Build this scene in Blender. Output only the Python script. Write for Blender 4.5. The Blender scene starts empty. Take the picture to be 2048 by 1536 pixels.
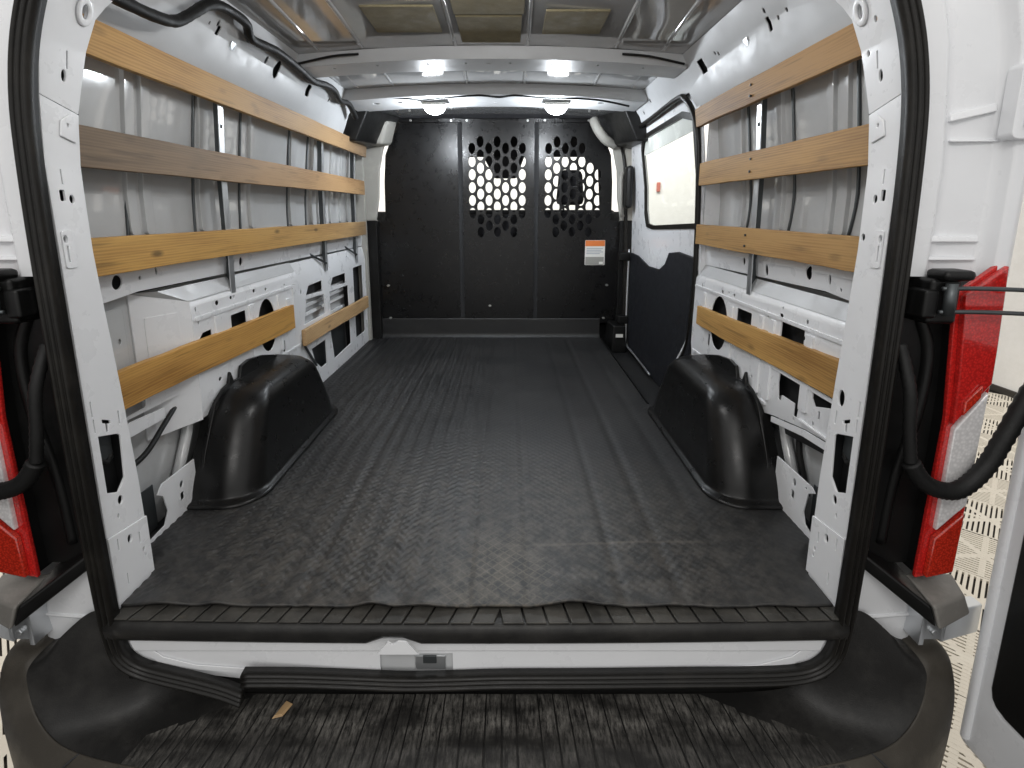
import bpy, bmesh, math, random
import numpy as np
from mathutils import Vector, Matrix
from mathutils.geometry import delaunay_2d_cdt

random.seed(7)
S = bpy.context.scene
C = S.collection
R = math.radians

# ------------------------------------------------------------------ camera
# units: metres.  x to the right, y forward into the van, z up, the load floor is z = 0 and the ground z = -0.70
cam_d = bpy.data.cameras.new('camera')
cam = bpy.data.objects.new('camera', cam_d); C.objects.link(cam)
cam.location = (0.070, -1.0, 0.857)
cam.rotation_euler = (R(90 - 11), 0, 0)
cam_d.sensor_width = 36; cam_d.lens = 18.19
cam_d.shift_x = 0.003; cam_d.shift_y = -0.0697
cam_d.clip_start = 0.02; cam_d.clip_end = 200
S.camera = cam

# ------------------------------------------------------------------ hall ambient light and added fill lamps
W = bpy.data.worlds.new('World'); S.world = W; W.use_nodes = True
bg = W.node_tree.nodes['Background']
bg.inputs[0].default_value = (1.0, 0.985, 0.96, 1); bg.inputs[1].default_value = 0.76

def area(name, loc, target, sx, sy, power, col):
    l = bpy.data.lights.new(name, 'AREA'); l.shape = 'RECTANGLE'; l.size = sx; l.size_y = sy
    l.energy = power; l.color = col
    o = bpy.data.objects.new(name, l); C.objects.link(o); o.location = loc
    o.rotation_euler = (Vector(target) - Vector(loc)).to_track_quat('-Z', 'Y').to_euler()
    return o
area('hall_fill', (-0.2, -2.2, 2.35), (0, 1.2, 0.45), 1.3, 0.35, 14, (1.0, 0.98, 0.95))  # added fill from behind the camera, brightens the load bay
area('hall_fill', (2.4, 2.6, 3.2), (4.4, 2.4, 0.6), 2.5, 0.5, 15, (1.0, 0.97, 0.93))  # this and the next two: added fills that brighten the hall walls
area('hall_fill', (0.6, 6.0, 3.4), (0.6, 8.2, 1.0), 5.0, 0.5, 190, (1.0, 0.98, 0.95))
area('hall_fill', (-2.6, 3.4, 3.2), (-4.45, 4.2, 0.9), 2.5, 0.5, 60, (1.0, 0.97, 0.93))

S.view_settings.view_transform = 'Standard'; S.view_settings.look = 'None'
S.view_settings.gamma = 1; S.view_settings.exposure = 0.34
S.view_settings.use_curve_mapping = False

# ------------------------------------------------------------------ materials
def new_mat(name):
    m = bpy.data.materials.new(name); m.use_nodes = True
    nt = m.node_tree; b = nt.nodes['Principled BSDF']
    return m, nt, b
def coords(nt, scale=(1, 1, 1)):
    tc = nt.nodes.new('ShaderNodeNewGeometry'); mp = nt.nodes.new('ShaderNodeMapping')
    mp.inputs['Scale'].default_value = scale
    nt.links.new(tc.outputs['Position'], mp.inputs['Vector']); return mp.outputs[0]
def noise(nt, vec, scale, detail=5, rough=0.6):
    n = nt.nodes.new('ShaderNodeTexNoise'); n.inputs['Scale'].default_value = scale
    n.inputs['Detail'].default_value = detail; n.inputs['Roughness'].default_value = rough
    nt.links.new(vec, n.inputs['Vector']); return n.outputs['Fac']
def ramp(nt, fac, stops):
    r = nt.nodes.new('ShaderNodeValToRGB'); e = r.color_ramp.elements
    while len(e) < len(stops): e.new(0.5)
    for k, (p, c) in enumerate(stops):
        e[k].position = p; e[k].color = (*c, 1) if len(c) == 3 else c
    nt.links.new(fac, r.inputs[0]); return r.outputs[0]
def bump(nt, b, h, strength, dist):
    n = nt.nodes.new('ShaderNodeBump'); n.inputs['Strength'].default_value = strength
    n.inputs['Distance'].default_value = dist
    nt.links.new(h, n.inputs['Height']); nt.links.new(n.outputs[0], b.inputs['Normal'])
def g(v): return (v, v, v)

def paint(name, c, rough, dirt=0.15, coat=0.3, wave=0.0, cr=0.12):
    m, nt, b = new_mat(name); v = coords(nt)
    f = noise(nt, v, 3.0, 8, 0.65)
    d = tuple(x * (1 - dirt) for x in c)
    nt.links.new(ramp(nt, f, [(0.35, d), (0.62, c)]), b.inputs['Base Color'])
    rr = noise(nt, v, 14, 4)
    nt.links.new(ramp(nt, rr, [(0.3, g(rough * 0.75)), (0.7, g(rough * 1.35))]), b.inputs['Roughness'])
    b.inputs['Coat Weight'].default_value = coat; b.inputs['Coat Roughness'].default_value = cr
    if wave: bump(nt, b, noise(nt, v, 5, 2), wave, 0.02)
    return m
def plastic(name, c, rough, grain=260, gs=0.25, dust=None, dust_lo=0.5, dust_hi=0.75, spec=0.32):
    m, nt, b = new_mat(name); v = coords(nt)
    f = noise(nt, v, 9, 8, 0.7)
    hi = dust or tuple(x * 1.5 for x in c)
    nt.links.new(ramp(nt, f, [(dust_lo, c), (dust_hi, hi)]), b.inputs['Base Color'])
    nt.links.new(ramp(nt, noise(nt, v, 25, 4), [(0.3, g(rough * 0.85)), (0.7, g(min(1, rough * 1.2)))]), b.inputs['Roughness'])
    b.inputs['Specular IOR Level'].default_value = spec
    if gs: bump(nt, b, noise(nt, v, grain, 2), gs, 0.0015)
    return m
def simple(name, c, rough, metal=0.0, coat=0.0):
    m, nt, b = new_mat(name); b.inputs['Base Color'].default_value = (*c, 1)
    b.inputs['Roughness'].default_value = rough; b.inputs['Metallic'].default_value = metal
    b.inputs['Coat Weight'].default_value = coat; return m

M = {}
M['white'] = paint('white_body_paint', (0.84, 0.85, 0.87), 0.30, 0.05)
M['inner'] = paint('shaded_white_inner_paint', (0.57, 0.58, 0.585), 0.10, 0.10, 1.0, 0.05, 0.03)  # body white greyed; the side walls' shade is put into the colour
M['roof'] = paint('shaded_white_roof_paint', (0.40, 0.405, 0.405), 0.09, 0.12, 1.0, 0.04, 0.03)  # also body white, darkened: the roof's shadow is in the colour
M['matte'] = paint('dull_shaded_white_paint', (0.52, 0.53, 0.54), 0.40, 0.08, 0.0)  # uncoated white, greyed to carry the shade on upper rail and bows
M['dark_fill'] = simple('dark_pan_and_cavity_shade', (0.025, 0.026, 0.028), 0.8)  # near-black for floor pan and joints; painted shade behind body holes
M['black'] = plastic('black_moulded_plastic', (0.006, 0.006, 0.006), 0.38, 420, 0.2)
M['cover'] = plastic('black_arch_cover_plastic', (0.006, 0.006, 0.006), 0.30, 500, 0.10)
M['seal'] = plastic('black_seal_rubber', (0.008, 0.0072, 0.0062), 0.36, 300, 0.15, (0.020, 0.018, 0.015))
M['bumper'] = plastic('scuffed_bumper_plastic', (0.016, 0.0155, 0.015), 0.42, 420, 0.35, (0.045, 0.043, 0.040), 0.45, 0.8)
M['bumper_rim'] = plastic('faded_bumper_plastic', (0.050, 0.044, 0.036), 0.5, 420, 0.35, (0.075, 0.067, 0.055))
M['partition'] = plastic('black_powder_coat', (0.004, 0.004, 0.0045), 0.29, 700, 0.06, (0.008, 0.0075, 0.007), 0.45, 0.9, 0.38)
M['block'] = plastic('dusty_sill_plastic', (0.022, 0.021, 0.019), 0.5, 420, 0.4, (0.085, 0.080, 0.070), 0.35, 0.75)
M['grey_dark'] = plastic('grey_bracket_plastic', (0.20, 0.19, 0.175), 0.5, 420, 0.2)
M['galv'] = simple('galvanised_steel', (0.70, 0.72, 0.74), 0.33, 0.85)
M['steel_dark'] = simple('dark_steel', (0.10, 0.11, 0.115), 0.4, 0.7)
M['bolt'] = simple('zinc_bolt', (0.6, 0.6, 0.58), 0.3, 0.9)
M['trim_grey'] = plastic('grey_trim_plastic', (0.36, 0.35, 0.32), 0.55, 400, 0.2, (0.42, 0.41, 0.38))
M['navy'] = plastic('dark_carpet_trim', (0.006, 0.007, 0.010), 0.75, 600, 0.5)
M['foam'] = plastic('olive_foam_pad', (0.175, 0.150, 0.090), 0.85, 500, 0.6, (0.25, 0.22, 0.14), 0.4, 0.7)
M['frost'] = plastic('frosted_band', (0.62, 0.64, 0.60), 0.4, 500, 0.1)
M['cable'] = plastic('black_cable_sleeve', (0.008, 0.008, 0.008), 0.55, 500, 0.4)
M['wall'] = plastic('hall_wall_paint', (0.80, 0.785, 0.755), 0.7, 40, 0.05, (0.84, 0.825, 0.80), 0.4, 0.6)
M['tile'] = plastic('cream_floor_tile', (0.72, 0.66, 0.56), 0.5, 300, 0.1, (0.78, 0.73, 0.63))
M['slot'] = simple('dark_floor_gap', (0.035, 0.03, 0.025), 0.9)
M['fabric'] = plastic('black_seat_fabric', (0.012, 0.012, 0.014), 0.85, 500, 0.5)
M['orange'] = simple('label_orange', (0.80, 0.22, 0.05), 0.4)
M['paper'] = simple('label_white', (0.85, 0.84, 0.80), 0.4)
M['ink'] = simple('label_print', (0.42, 0.44, 0.48), 0.5)
M['grey_lab'] = simple('label_grey', (0.36, 0.35, 0.32), 0.45)
M['dull_red'] = simple('dull_red_paint', (0.50, 0.16, 0.12), 0.5)
M['yellow'] = simple('yellow_tape', (0.45, 0.38, 0.06), 0.5)

def lens_mat(name, c, rough, scale, metal=0.0, var=0.5):
    m, nt, b = new_mat(name); v = coords(nt)
    vo = nt.nodes.new('ShaderNodeTexVoronoi'); vo.inputs['Scale'].default_value = scale
    nt.links.new(v, vo.inputs['Vector'])
    d = tuple(x * var for x in c)
    nt.links.new(ramp(nt, vo.outputs['Distance'], [(0.1, c), (0.7, d)]), b.inputs['Base Color'])
    b.inputs['Roughness'].default_value = rough; b.inputs['Metallic'].default_value = metal
    b.inputs['Coat Weight'].default_value = 1; b.inputs['Coat Roughness'].default_value = 0.05
    bump(nt, b, vo.outputs['Distance'], 0.12, 0.002); return m
M['red'] = lens_mat('red_lens', (0.72, 0.024, 0.020), 0.18, 210, 0.0, 0.6)
M['amber'] = lens_mat('red_amber_lens', (0.74, 0.040, 0.018), 0.2, 230, 0.0, 0.5)
M['clear'] = lens_mat('clear_lens', (0.92, 0.90, 0.90), 0.12, 150, 0.05, 0.78)

m, nt, b = new_mat('window_glass')
tr = nt.nodes.new('ShaderNodeBsdfTransparent'); gl = nt.nodes.new('ShaderNodeBsdfGlossy'); mx = nt.nodes.new('ShaderNodeMixShader')
tr.inputs[0].default_value = (0.93, 0.95, 0.94, 1); gl.inputs['Roughness'].default_value = 0.02; mx.inputs[0].default_value = 0.07
nt.links.new(tr.outputs[0], mx.inputs[1]); nt.links.new(gl.outputs[0], mx.inputs[2])
nt.links.new(mx.outputs[0], nt.nodes['Material Output'].inputs[0]); M['glass'] = m

m, nt, b = new_mat('led_lens'); b.inputs['Base Color'].default_value = (1, 1, 1, 1)
b.inputs['Emission Color'].default_value = (0.93, 0.96, 1, 1); b.inputs['Emission Strength'].default_value = 40; M['led'] = m

def wood(name, lo, hi, knot=0.0, grey=None):
    """pine slat, grain along y; grey = (y0, y1, colour): weathered stretch between y0 and y1"""
    m, nt, b = new_mat(name)
    v = coords(nt, (6, 1.1, 7)); f1 = noise(nt, v, 1.4, 4, 0.5)
    v2 = coords(nt, (40, 1.6, 70)); f2 = noise(nt, v2, 3.2, 6, 0.65)
    wv = nt.nodes.new('ShaderNodeTexWave'); wv.wave_type = 'BANDS'; wv.bands_direction = 'Z'
    wv.inputs['Scale'].default_value = 3.2; wv.inputs['Distortion'].default_value = 7; wv.inputs['Detail'].default_value = 4
    nt.links.new(coords(nt, (3, 0.8, 14)), wv.inputs['Vector'])
    ad = nt.nodes.new('ShaderNodeMath'); ad.operation = 'MULTIPLY_ADD'; ad.inputs[1].default_value = 0.14
    nt.links.new(wv.outputs['Fac'], ad.inputs[0])
    mu = nt.nodes.new('ShaderNodeMath'); mu.operation = 'MULTIPLY_ADD'; mu.inputs[1].default_value = 0.45
    nt.links.new(f2, mu.inputs[0]); nt.links.new(f1, mu.inputs[2]); nt.links.new(mu.outputs[0], ad.inputs[2])
    mid = tuple((a + c) / 2 for a, c in zip(lo, hi))
    col = ramp(nt, ad.outputs[0], [(0.52, lo), (0.68, mid), (0.86, hi)])
    if grey:
        y0, y1, gc = grey
        sx = nt.nodes.new('ShaderNodeSeparateXYZ'); nt.links.new(coords(nt), sx.inputs[0])
        wob = nt.nodes.new('ShaderNodeMath'); wob.operation = 'MULTIPLY_ADD'; wob.inputs[1].default_value = 0.35
        nt.links.new(f1, wob.inputs[0]); nt.links.new(sx.outputs['Y'], wob.inputs[2])
        k = ramp(nt, wob.outputs[0], [(0.0, g(1)), (1.0, g(0))])
        mr = nt.nodes.new('ShaderNodeMapRange'); mr.inputs[1].default_value = y0; mr.inputs[2].default_value = y1
        mr.inputs[3].default_value = 1; mr.inputs[4].default_value = 0
        nt.links.new(wob.outputs[0], mr.inputs[0])
        mxn = nt.nodes.new('ShaderNodeMix'); mxn.data_type = 'RGBA'
        nt.links.new(mr.outputs[0], mxn.inputs['Factor']); nt.links.new(col, mxn.inputs['A'])
        g2 = ramp(nt, ad.outputs[0], [(0.5, tuple(x * 0.62 for x in gc)), (1.0, tuple(x * 1.15 for x in gc))])
        nt.links.new(g2, mxn.inputs['B']); col = mxn.outputs['Result']
    # dark streaks, cracks and knots
    st = noise(nt, coords(nt, (10, 1.7, 38)), 2.1, 3, 0.5)
    s2 = ramp(nt, st, [(0.60, g(1)), (0.70, g(0.55))])
    mm = nt.nodes.new('ShaderNodeMix'); mm.data_type = 'RGBA'; mm.blend_type = 'MULTIPLY'; mm.inputs['Factor'].default_value = 0.75
    nt.links.new(col, mm.inputs['A']); nt.links.new(s2, mm.inputs['B']); col = mm.outputs['Result']
    if knot:
        vo = nt.nodes.new('ShaderNodeTexVoronoi'); vo.inputs['Scale'].default_value = 1.0
        nt.links.new(coords(nt, (6, 5, 14)), vo.inputs['Vector'])
        kk = ramp(nt, vo.outputs['Distance'], [(0.06, g(0.28)), (0.16, g(1))])
        m2 = nt.nodes.new('ShaderNodeMix'); m2.data_type = 'RGBA'; m2.blend_type = 'MULTIPLY'; m2.inputs['Factor'].default_value = knot
        nt.links.new(col, m2.inputs['A']); nt.links.new(kk, m2.inputs['B']); col = m2.outputs['Result']
    nt.links.new(col, b.inputs['Base Color']); b.inputs['Roughness'].default_value = 0.6
    bump(nt, b, f2, 0.25, 0.002)
    return m
GOLD = ((0.27, 0.125, 0.026), (0.55, 0.305, 0.080))
TAN = ((0.30, 0.170, 0.070), (0.56, 0.37, 0.19))
BRN = ((0.185, 0.088, 0.026), (0.42, 0.235, 0.080))

# rubber mat
m, nt, b = new_mat('black_rubber_mat'); v = coords(nt)
f = noise(nt, v, 2.2, 9, 0.7); f2 = noise(nt, v, 26, 5, 0.7)
base = ramp(nt, f, [(0.35, (0.012, 0.0125, 0.0135)), (0.7, (0.025, 0.0245, 0.0238))])
sx = nt.nodes.new('ShaderNodeSeparateXYZ'); nt.links.new(v, sx.inputs[0])
def blob(cx, cy, rx, ry):     # dust trodden into one place
    o = []
    for ax, c, r in (('X', cx, rx), ('Y', cy, ry)):
        a = nt.nodes.new('ShaderNodeMath'); a.operation = 'SUBTRACT'; a.inputs[1].default_value = c; nt.links.new(sx.outputs[ax], a.inputs[0])
        d = nt.nodes.new('ShaderNodeMath'); d.operation = 'DIVIDE'; d.inputs[1].default_value = r; nt.links.new(a.outputs[0], d.inputs[0])
        p = nt.nodes.new('ShaderNodeMath'); p.operation = 'MULTIPLY'; nt.links.new(d.outputs[0], p.inputs[0]); nt.links.new(d.outputs[0], p.inputs[1]); o.append(p)
    s = nt.nodes.new('ShaderNodeMath'); s.operation = 'ADD'; nt.links.new(o[0].outputs[0], s.inputs[0]); nt.links.new(o[1].outputs[0], s.inputs[1])
    mr = nt.nodes.new('ShaderNodeMapRange'); mr.inputs[1].default_value = 0; mr.inputs[2].default_value = 1; mr.inputs[3].default_value = 1; mr.inputs[4].default_value = 0
    nt.links.new(s.outputs[0], mr.inputs[0]); return mr.outputs[0]
def add_tint(col, fac, tint):
    x = nt.nodes.new('ShaderNodeMix'); x.data_type = 'RGBA'; nt.links.new(fac, x.inputs['Factor'])
    nt.links.new(col, x.inputs['A']); x.inputs['B'].default_value = (*tint, 1); return x.outputs['Result']
def mul(a, c):
    x = nt.nodes.new('ShaderNodeMath'); x.operation = 'MULTIPLY'; nt.links.new(a, x.inputs[0])
    if isinstance(c, (int, float)): x.inputs[1].default_value = c
    else: nt.links.new(c, x.inputs[1])
    return x.outputs[0]
wear = ramp(nt, f2, [(0.42, g(0)), (0.62, g(1))])
col = add_tint(base, mul(mul(blob(0.05, 0.05, 0.14, 0.26), wear), 0.45), (0.15, 0.125, 0.08))
col = add_tint(col, mul(mul(blob(0.0, 0.10, 0.95, 0.75), wear), 0.75), (0.085, 0.078, 0.068))
scr = nt.nodes.new('ShaderNodeTexWave'); scr.wave_type = 'RINGS'; scr.inputs['Scale'].default_value = 0.9
scr.inputs['Distortion'].default_value = 3.0; scr.inputs['Detail'].default_value = 1.0; nt.links.new(v, scr.inputs['Vector'])
sc = ramp(nt, scr.outputs['Fac'], [(0.9985, g(0)), (1.0, g(1))])
col = add_tint(col, mul(mul(sc, blob(0.33, 0.22, 0.30, 0.30)), 0.28), (0.20, 0.17, 0.14))
lat_ = []
for sg in (1, -1):
    wv = nt.nodes.new('ShaderNodeTexWave'); wv.bands_direction = 'X'; wv.inputs['Scale'].default_value = 1.0
    mp_ = nt.nodes.new('ShaderNodeMapping'); mp_.inputs['Rotation'].default_value = (0, 0, R(47 * sg)); mp_.inputs['Scale'].default_value = (15.6, 15.6, 15.6)
    nt.links.new(v, mp_.inputs['Vector']); nt.links.new(mp_.outputs[0], wv.inputs['Vector']); lat_.append(ramp(nt, wv.outputs['Fac'], [(0.88, g(0)), (0.97, g(1))]))
mxl = nt.nodes.new('ShaderNodeMath'); mxl.operation = 'MAXIMUM'; nt.links.new(lat_[0], mxl.inputs[0]); nt.links.new(lat_[1], mxl.inputs[1])
lt = mul(mxl.outputs[0], ramp(nt, noise(nt, v, 7, 4), [(0.35, g(0.1)), (0.65, g(1))]))
col = add_tint(col, mul(mul(lt, blob(0.05, 0.06, 0.16, 0.28)), 0.32), (0.26, 0.22, 0.16))
col = add_tint(col, mul(mul(lt, blob(0.0, 0.35, 0.85, 0.95)), 0.22), (0.13, 0.12, 0.105))
nt.links.new(col, b.inputs['Base Color'])
nt.links.new(ramp(nt, f, [(0.3, g(0.40)), (0.7, g(0.56))]), b.inputs['Roughness'])
bump(nt, b, noise(nt, v, 380, 2), 0.35, 0.001)
M['mat'] = m

# worn tread ribs of the bumper: dusty scratches along y
m, nt, b = new_mat('worn_tread_plastic')
v = coords(nt, (70, 14, 10)); f = noise(nt, v, 2.2, 9, 0.8); f3 = noise(nt, coords(nt, (1, 2.2, 1)), 8, 5)
c1 = ramp(nt, f, [(0.40, (0.013, 0.0125, 0.012)), (0.70, (0.30, 0.285, 0.26))])
x = nt.nodes.new('ShaderNodeMix'); x.data_type = 'RGBA'
nt.links.new(ramp(nt, f3, [(0.36, g(0.15)), (0.58, g(1))]), x.inputs['Factor'])
x.inputs['A'].default_value = (0.013, 0.0125, 0.012, 1); nt.links.new(c1, x.inputs['B'])
# scuffed most where boots land, next to the sill
sy = nt.nodes.new('ShaderNodeSeparateXYZ'); nt.links.new(coords(nt), sy.inputs[0])
my = nt.nodes.new('ShaderNodeMapRange'); my.inputs[1].default_value = -0.085; my.inputs[2].default_value = -0.045; my.inputs[3].default_value = 0.42; my.inputs[4].default_value = 1.0
nt.links.new(sy.outputs['Y'], my.inputs[0])
mw = nt.nodes.new('ShaderNodeMath'); mw.operation = 'MULTIPLY'; nt.links.new(my.outputs[0], mw.inputs[0])
nt.links.new(x.inputs['Factor'].links[0].from_socket, mw.inputs[1]); nt.links.new(mw.outputs[0], x.inputs['Factor'])
nt.links.new(x.outputs['Result'], b.inputs['Base Color']); b.inputs['Roughness'].default_value = 0.42
bump(nt, b, f, 0.3, 0.001); M['tread'] = m

# ------------------------------------------------------------------ mesh helpers
LOC = {}
def link(name, me, mat, parent=None, origin=None, smooth=False):
    co = np.empty(len(me.vertices) * 3, np.float32); me.vertices.foreach_get('co', co); co = co.reshape(-1, 3)
    if origin is None: origin = (co.min(0) + co.max(0)) / 2
    origin = Vector([float(t) for t in origin])
    me.vertices.foreach_set('co', (co - np.array(origin, np.float32)).ravel())
    if mat is not None: me.materials.append(M[mat] if isinstance(mat, str) else mat)
    if smooth: me.polygons.foreach_set('use_smooth', [True] * len(me.polygons))
    me.update()
    o = bpy.data.objects.new(name, me); C.objects.link(o)
    if parent: o.parent = parent; o.location = origin - LOC[parent.name]
    else: o.location = origin
    LOC[o.name] = origin
    return o
def empty(name, loc, parent=None):
    o = bpy.data.objects.new(name, None); C.objects.link(o); o.empty_display_size = 0.1
    o.location = Vector(loc) - (LOC[parent.name] if parent else Vector((0, 0, 0)))
    if parent: o.parent = parent
    LOC[o.name] = Vector(loc); return o
def tag(o, label=None, cat=None, kind=None, group=None):
    if label: o['label'] = label
    if cat: o['category'] = cat
    if kind: o['kind'] = kind
    if group: o['group'] = group
    return o
def raw(name, verts, faces, mat, parent=None, smooth=False, recalc=True):
    me = bpy.data.meshes.new(name); bm = bmesh.new()
    vs = [bm.verts.new(p) for p in verts]
    for fc in faces:
        try: bm.faces.new([vs[i] for i in fc])
        except ValueError: pass
    if recalc: bmesh.ops.recalc_face_normals(bm, faces=bm.faces)
    bm.to_mesh(me); bm.free()
    return link(name, me, mat, parent, None, smooth)
def bev(o, w=0.003, seg=2, ang=35):
    md = o.modifiers.new('bevel', 'BEVEL'); md.width = w; md.segments = seg; md.limit_method = 'ANGLE'; md.angle_limit = R(ang)
    md.harden_normals = False
    o.data.polygons.foreach_set('use_smooth', [True] * len(o.data.polygons))
    w2 = o.modifiers.new('normals', 'WEIGHTED_NORMAL'); w2.keep_sharp = True
    return o
def box(name, x0, x1, y0, y1, z0, z1, mat, parent=None, bevel=0.003):
    v = [(x, y, z) for z in (z0, z1) for y in (y0, y1) for x in (x0, x1)]
    o = raw(name, v, [(0, 1, 3, 2), (4, 6, 7, 5), (0, 4, 5, 1), (2, 3, 7, 6), (0, 2, 6, 4), (1, 5, 7, 3)], mat, parent)
    if bevel: bev(o, bevel)
    return o
def hexa(name, bot, top, mat, parent=None, bevel=0.003):
    """eight free corners: bot and top are four points each, same order"""
    v = list(bot) + list(top)
    o = raw(name, v, [(0, 1, 2, 3), (4, 5, 6, 7), (0, 1, 5, 4), (1, 2, 6, 5), (2, 3, 7, 6), (3, 0, 4, 7)], mat, parent)
    if bevel: bev(o, bevel)
    return o
def ell(a, c, ra, rb, n=14, rot=0.0):
    return [(a + ra * math.cos(t) * math.cos(rot) - rb * math.sin(t) * math.sin(rot),
             c + ra * math.cos(t) * math.sin(rot) + rb * math.sin(t) * math.cos(rot)) for t in (2 * math.pi * k / n for k in range(n))]
def rect(a0, a1, c0, c1, r=0.0):
    if not r: return [(a0, c0), (a1, c0), (a1, c1), (a0, c1)]
    out = []
    for ca, cc, st in ((a1 - r, c1 - r, 0), (a0 + r, c1 - r, 90), (a0 + r, c0 + r, 180), (a1 - r, c0 + r, 270)):
        for k in range(4): t = R(st + 30 * k); out.append((ca + r * math.cos(t), cc + r * math.sin(t)))
    return out
def inside(p, poly):
    x, y = p; c = False; n = len(poly)
    for i in range(n):
        x1, y1 = poly[i]; x2, y2 = poly[i - 1]
        if (y1 > y) != (y2 > y) and x < (x2 - x1) * (y - y1) / (y2 - y1) + x1: c = not c
    return c
def plate(name, outline, holes, fn, th, mat, parent=None, bends=(), bevel=0.0, smooth=False, abends=()):
    """sheet cut from `outline` with `holes`; fn(a, b, t) maps the sheet's two coordinates and depth t (0 = seen face) to space"""
    V, E = [], []
    for lp in [outline] + list(holes):
        s = len(V); V += [Vector(p) for p in lp]
        E += [(s + i, s + (i + 1) % len(lp)) for i in range(len(lp))]
    a0 = min(p[0] for p in outline) - 0.01; a1 = max(p[0] for p in outline) + 0.01
    b0 = min(p[1] for p in outline) - 0.01; b1 = max(p[1] for p in outline) + 0.01
    for bz in bends: V += [Vector((a0, bz)), Vector((a1, bz))]; E.append((len(V) - 2, len(V) - 1))
    for ba in abends: V += [Vector((ba, b0)), Vector((ba, b1))]; E.append((len(V) - 2, len(V) - 1))
    vo, eo, fo, *_ = delaunay_2d_cdt(V, E, [], 0, 1e-6)
    F = []
    for f in fo:
        c = sum((vo[i] for i in f), Vector((0, 0))) / len(f)
        if inside(c, outline) and not any(inside(c, h) for h in holes): F.append(tuple(f))
    n = len(vo)
    verts = [fn(p[0], p[1], 0) for p in vo] + [fn(p[0], p[1], th) for p in vo]
    faces = list(F) + [tuple(i + n for i in reversed(f)) for f in F]
    cnt = {}
    for f in F:
        for i in range(len(f)):
            e = (f[i], f[(i + 1) % len(f)]); k = tuple(sorted(e))
            cnt[k] = None if k in cnt else e
    for k, e in cnt.items():
        if e: faces.append((e[1], e[0], e[0] + n, e[1] + n))
    used = sorted({i for f in faces for i in f}); mp = {i: k for k, i in enumerate(used)}
    o = raw(name, [verts[i] for i in used], [tuple(mp[i] for i in f) for f in faces], mat, parent, smooth)
    if bevel: bev(o, bevel, 2, 50)
    return o
def smooth_path(P, n=8):
    P = [Vector(p) for p in P]; out = []
    for i in range(len(P) - 1):
        p0 = P[max(i - 1, 0)]; p1 = P[i]; p2 = P[i + 1]; p3 = P[min(i + 2, len(P) - 1)]
        for k in range(n):
            t = k / n
            out.append(0.5 * ((2 * p1) + (p2 - p0) * t + (2 * p0 - 5 * p1 + 4 * p2 - p3) * t * t + (3 * p1 - p0 - 3 * p2 + p3) * t ** 3))
    out.append(P[-1]); return out
def tube(name, P, r, mat, parent=None, seg=10, n=8, ridges=0, rough=0.0, flat=1.0):
    P = smooth_path(P, n) if n > 1 else [Vector(p) for p in P]
    verts, faces = [], []; up = Vector((0, 0, 1)); nr = None
    for i, p in enumerate(P):
        t = (P[min(i + 1, len(P) - 1)] - P[max(i - 1, 0)]).normalized()
        if nr is None:
            nr = t.orthogonal().normalized() if abs(t.dot(up)) > 0.9 else (up - t * t.dot(up)).normalized()
        nr = (nr - t * nr.dot(t)).normalized(); bn = t.cross(nr)
        rr = r * (1 + (0.13 if (ridges and i % 2) else 0)) * (1 + rough * random.uniform(-1, 1))
        for k in range(seg):
            a = 2 * math.pi * k / seg; verts.append(p + nr * (rr * math.cos(a)) + bn * (rr * flat * math.sin(a)))
    for i in range(len(P) - 1):
        for k in range(seg):
            a = i * seg + k; c = i * seg + (k + 1) % seg; faces.append((a, c, c + seg, a + seg))
    faces += [tuple(range(seg)), tuple(range((len(P) - 1) * seg, len(P) * seg))]
    return raw(name, verts, faces, mat, parent, True)
def sweep(name, P, nrm, prof, mat, parent=None):
    """profile points (side, out): side along the in-plane normal, out along nrm; open path"""
    P = [Vector(p) for p in P]; nrm = Vector(nrm); verts, faces = [], []; m_ = len(prof)
    for i, p in enumerate(P):
        t = (P[min(i + 1, len(P) - 1)] - P[max(i - 1, 0)]).normalized(); sd = t.cross(nrm).normalized()
        for a, c in prof: verts.append(p + sd * a + nrm * c)
    for i in range(len(P) - 1):
        for k in range(m_):
            a = i * m_ + k; c = i * m_ + (k + 1) % m_; faces.append((a, c, c + m_, a + m_))
    faces += [tuple(range(m_)), tuple(range((len(P) - 1) * m_, len(P) * m_))]
    o = raw(name, verts, faces, mat, parent, True)
    return o
def copy_of(o, name, loc, parent):
    c = o.copy(); c.name = name; C.objects.link(c); c.parent = parent
    c.location = Vector(loc) - LOC[parent.name]; LOC[c.name] = Vector(loc); return c
def lin(z, tab):
    if z <= tab[0][0]: return tab[0][1]
    for (z0, a), (z1, c) in zip(tab, tab[1:]):
        if z <= z1: return a + (c - a) * (z - z0) / (z1 - z0)
    return tab[-1][1]

# ================================================================== the place
GZ = -0.70
ground = tag(raw('ground', [(-9, -5, GZ - 0.014), (9, -5, GZ - 0.014), (9, 12, GZ - 0.014), (-9, 12, GZ - 0.014)], [(0, 1, 2, 3)], 'slot'), kind='structure')
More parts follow.
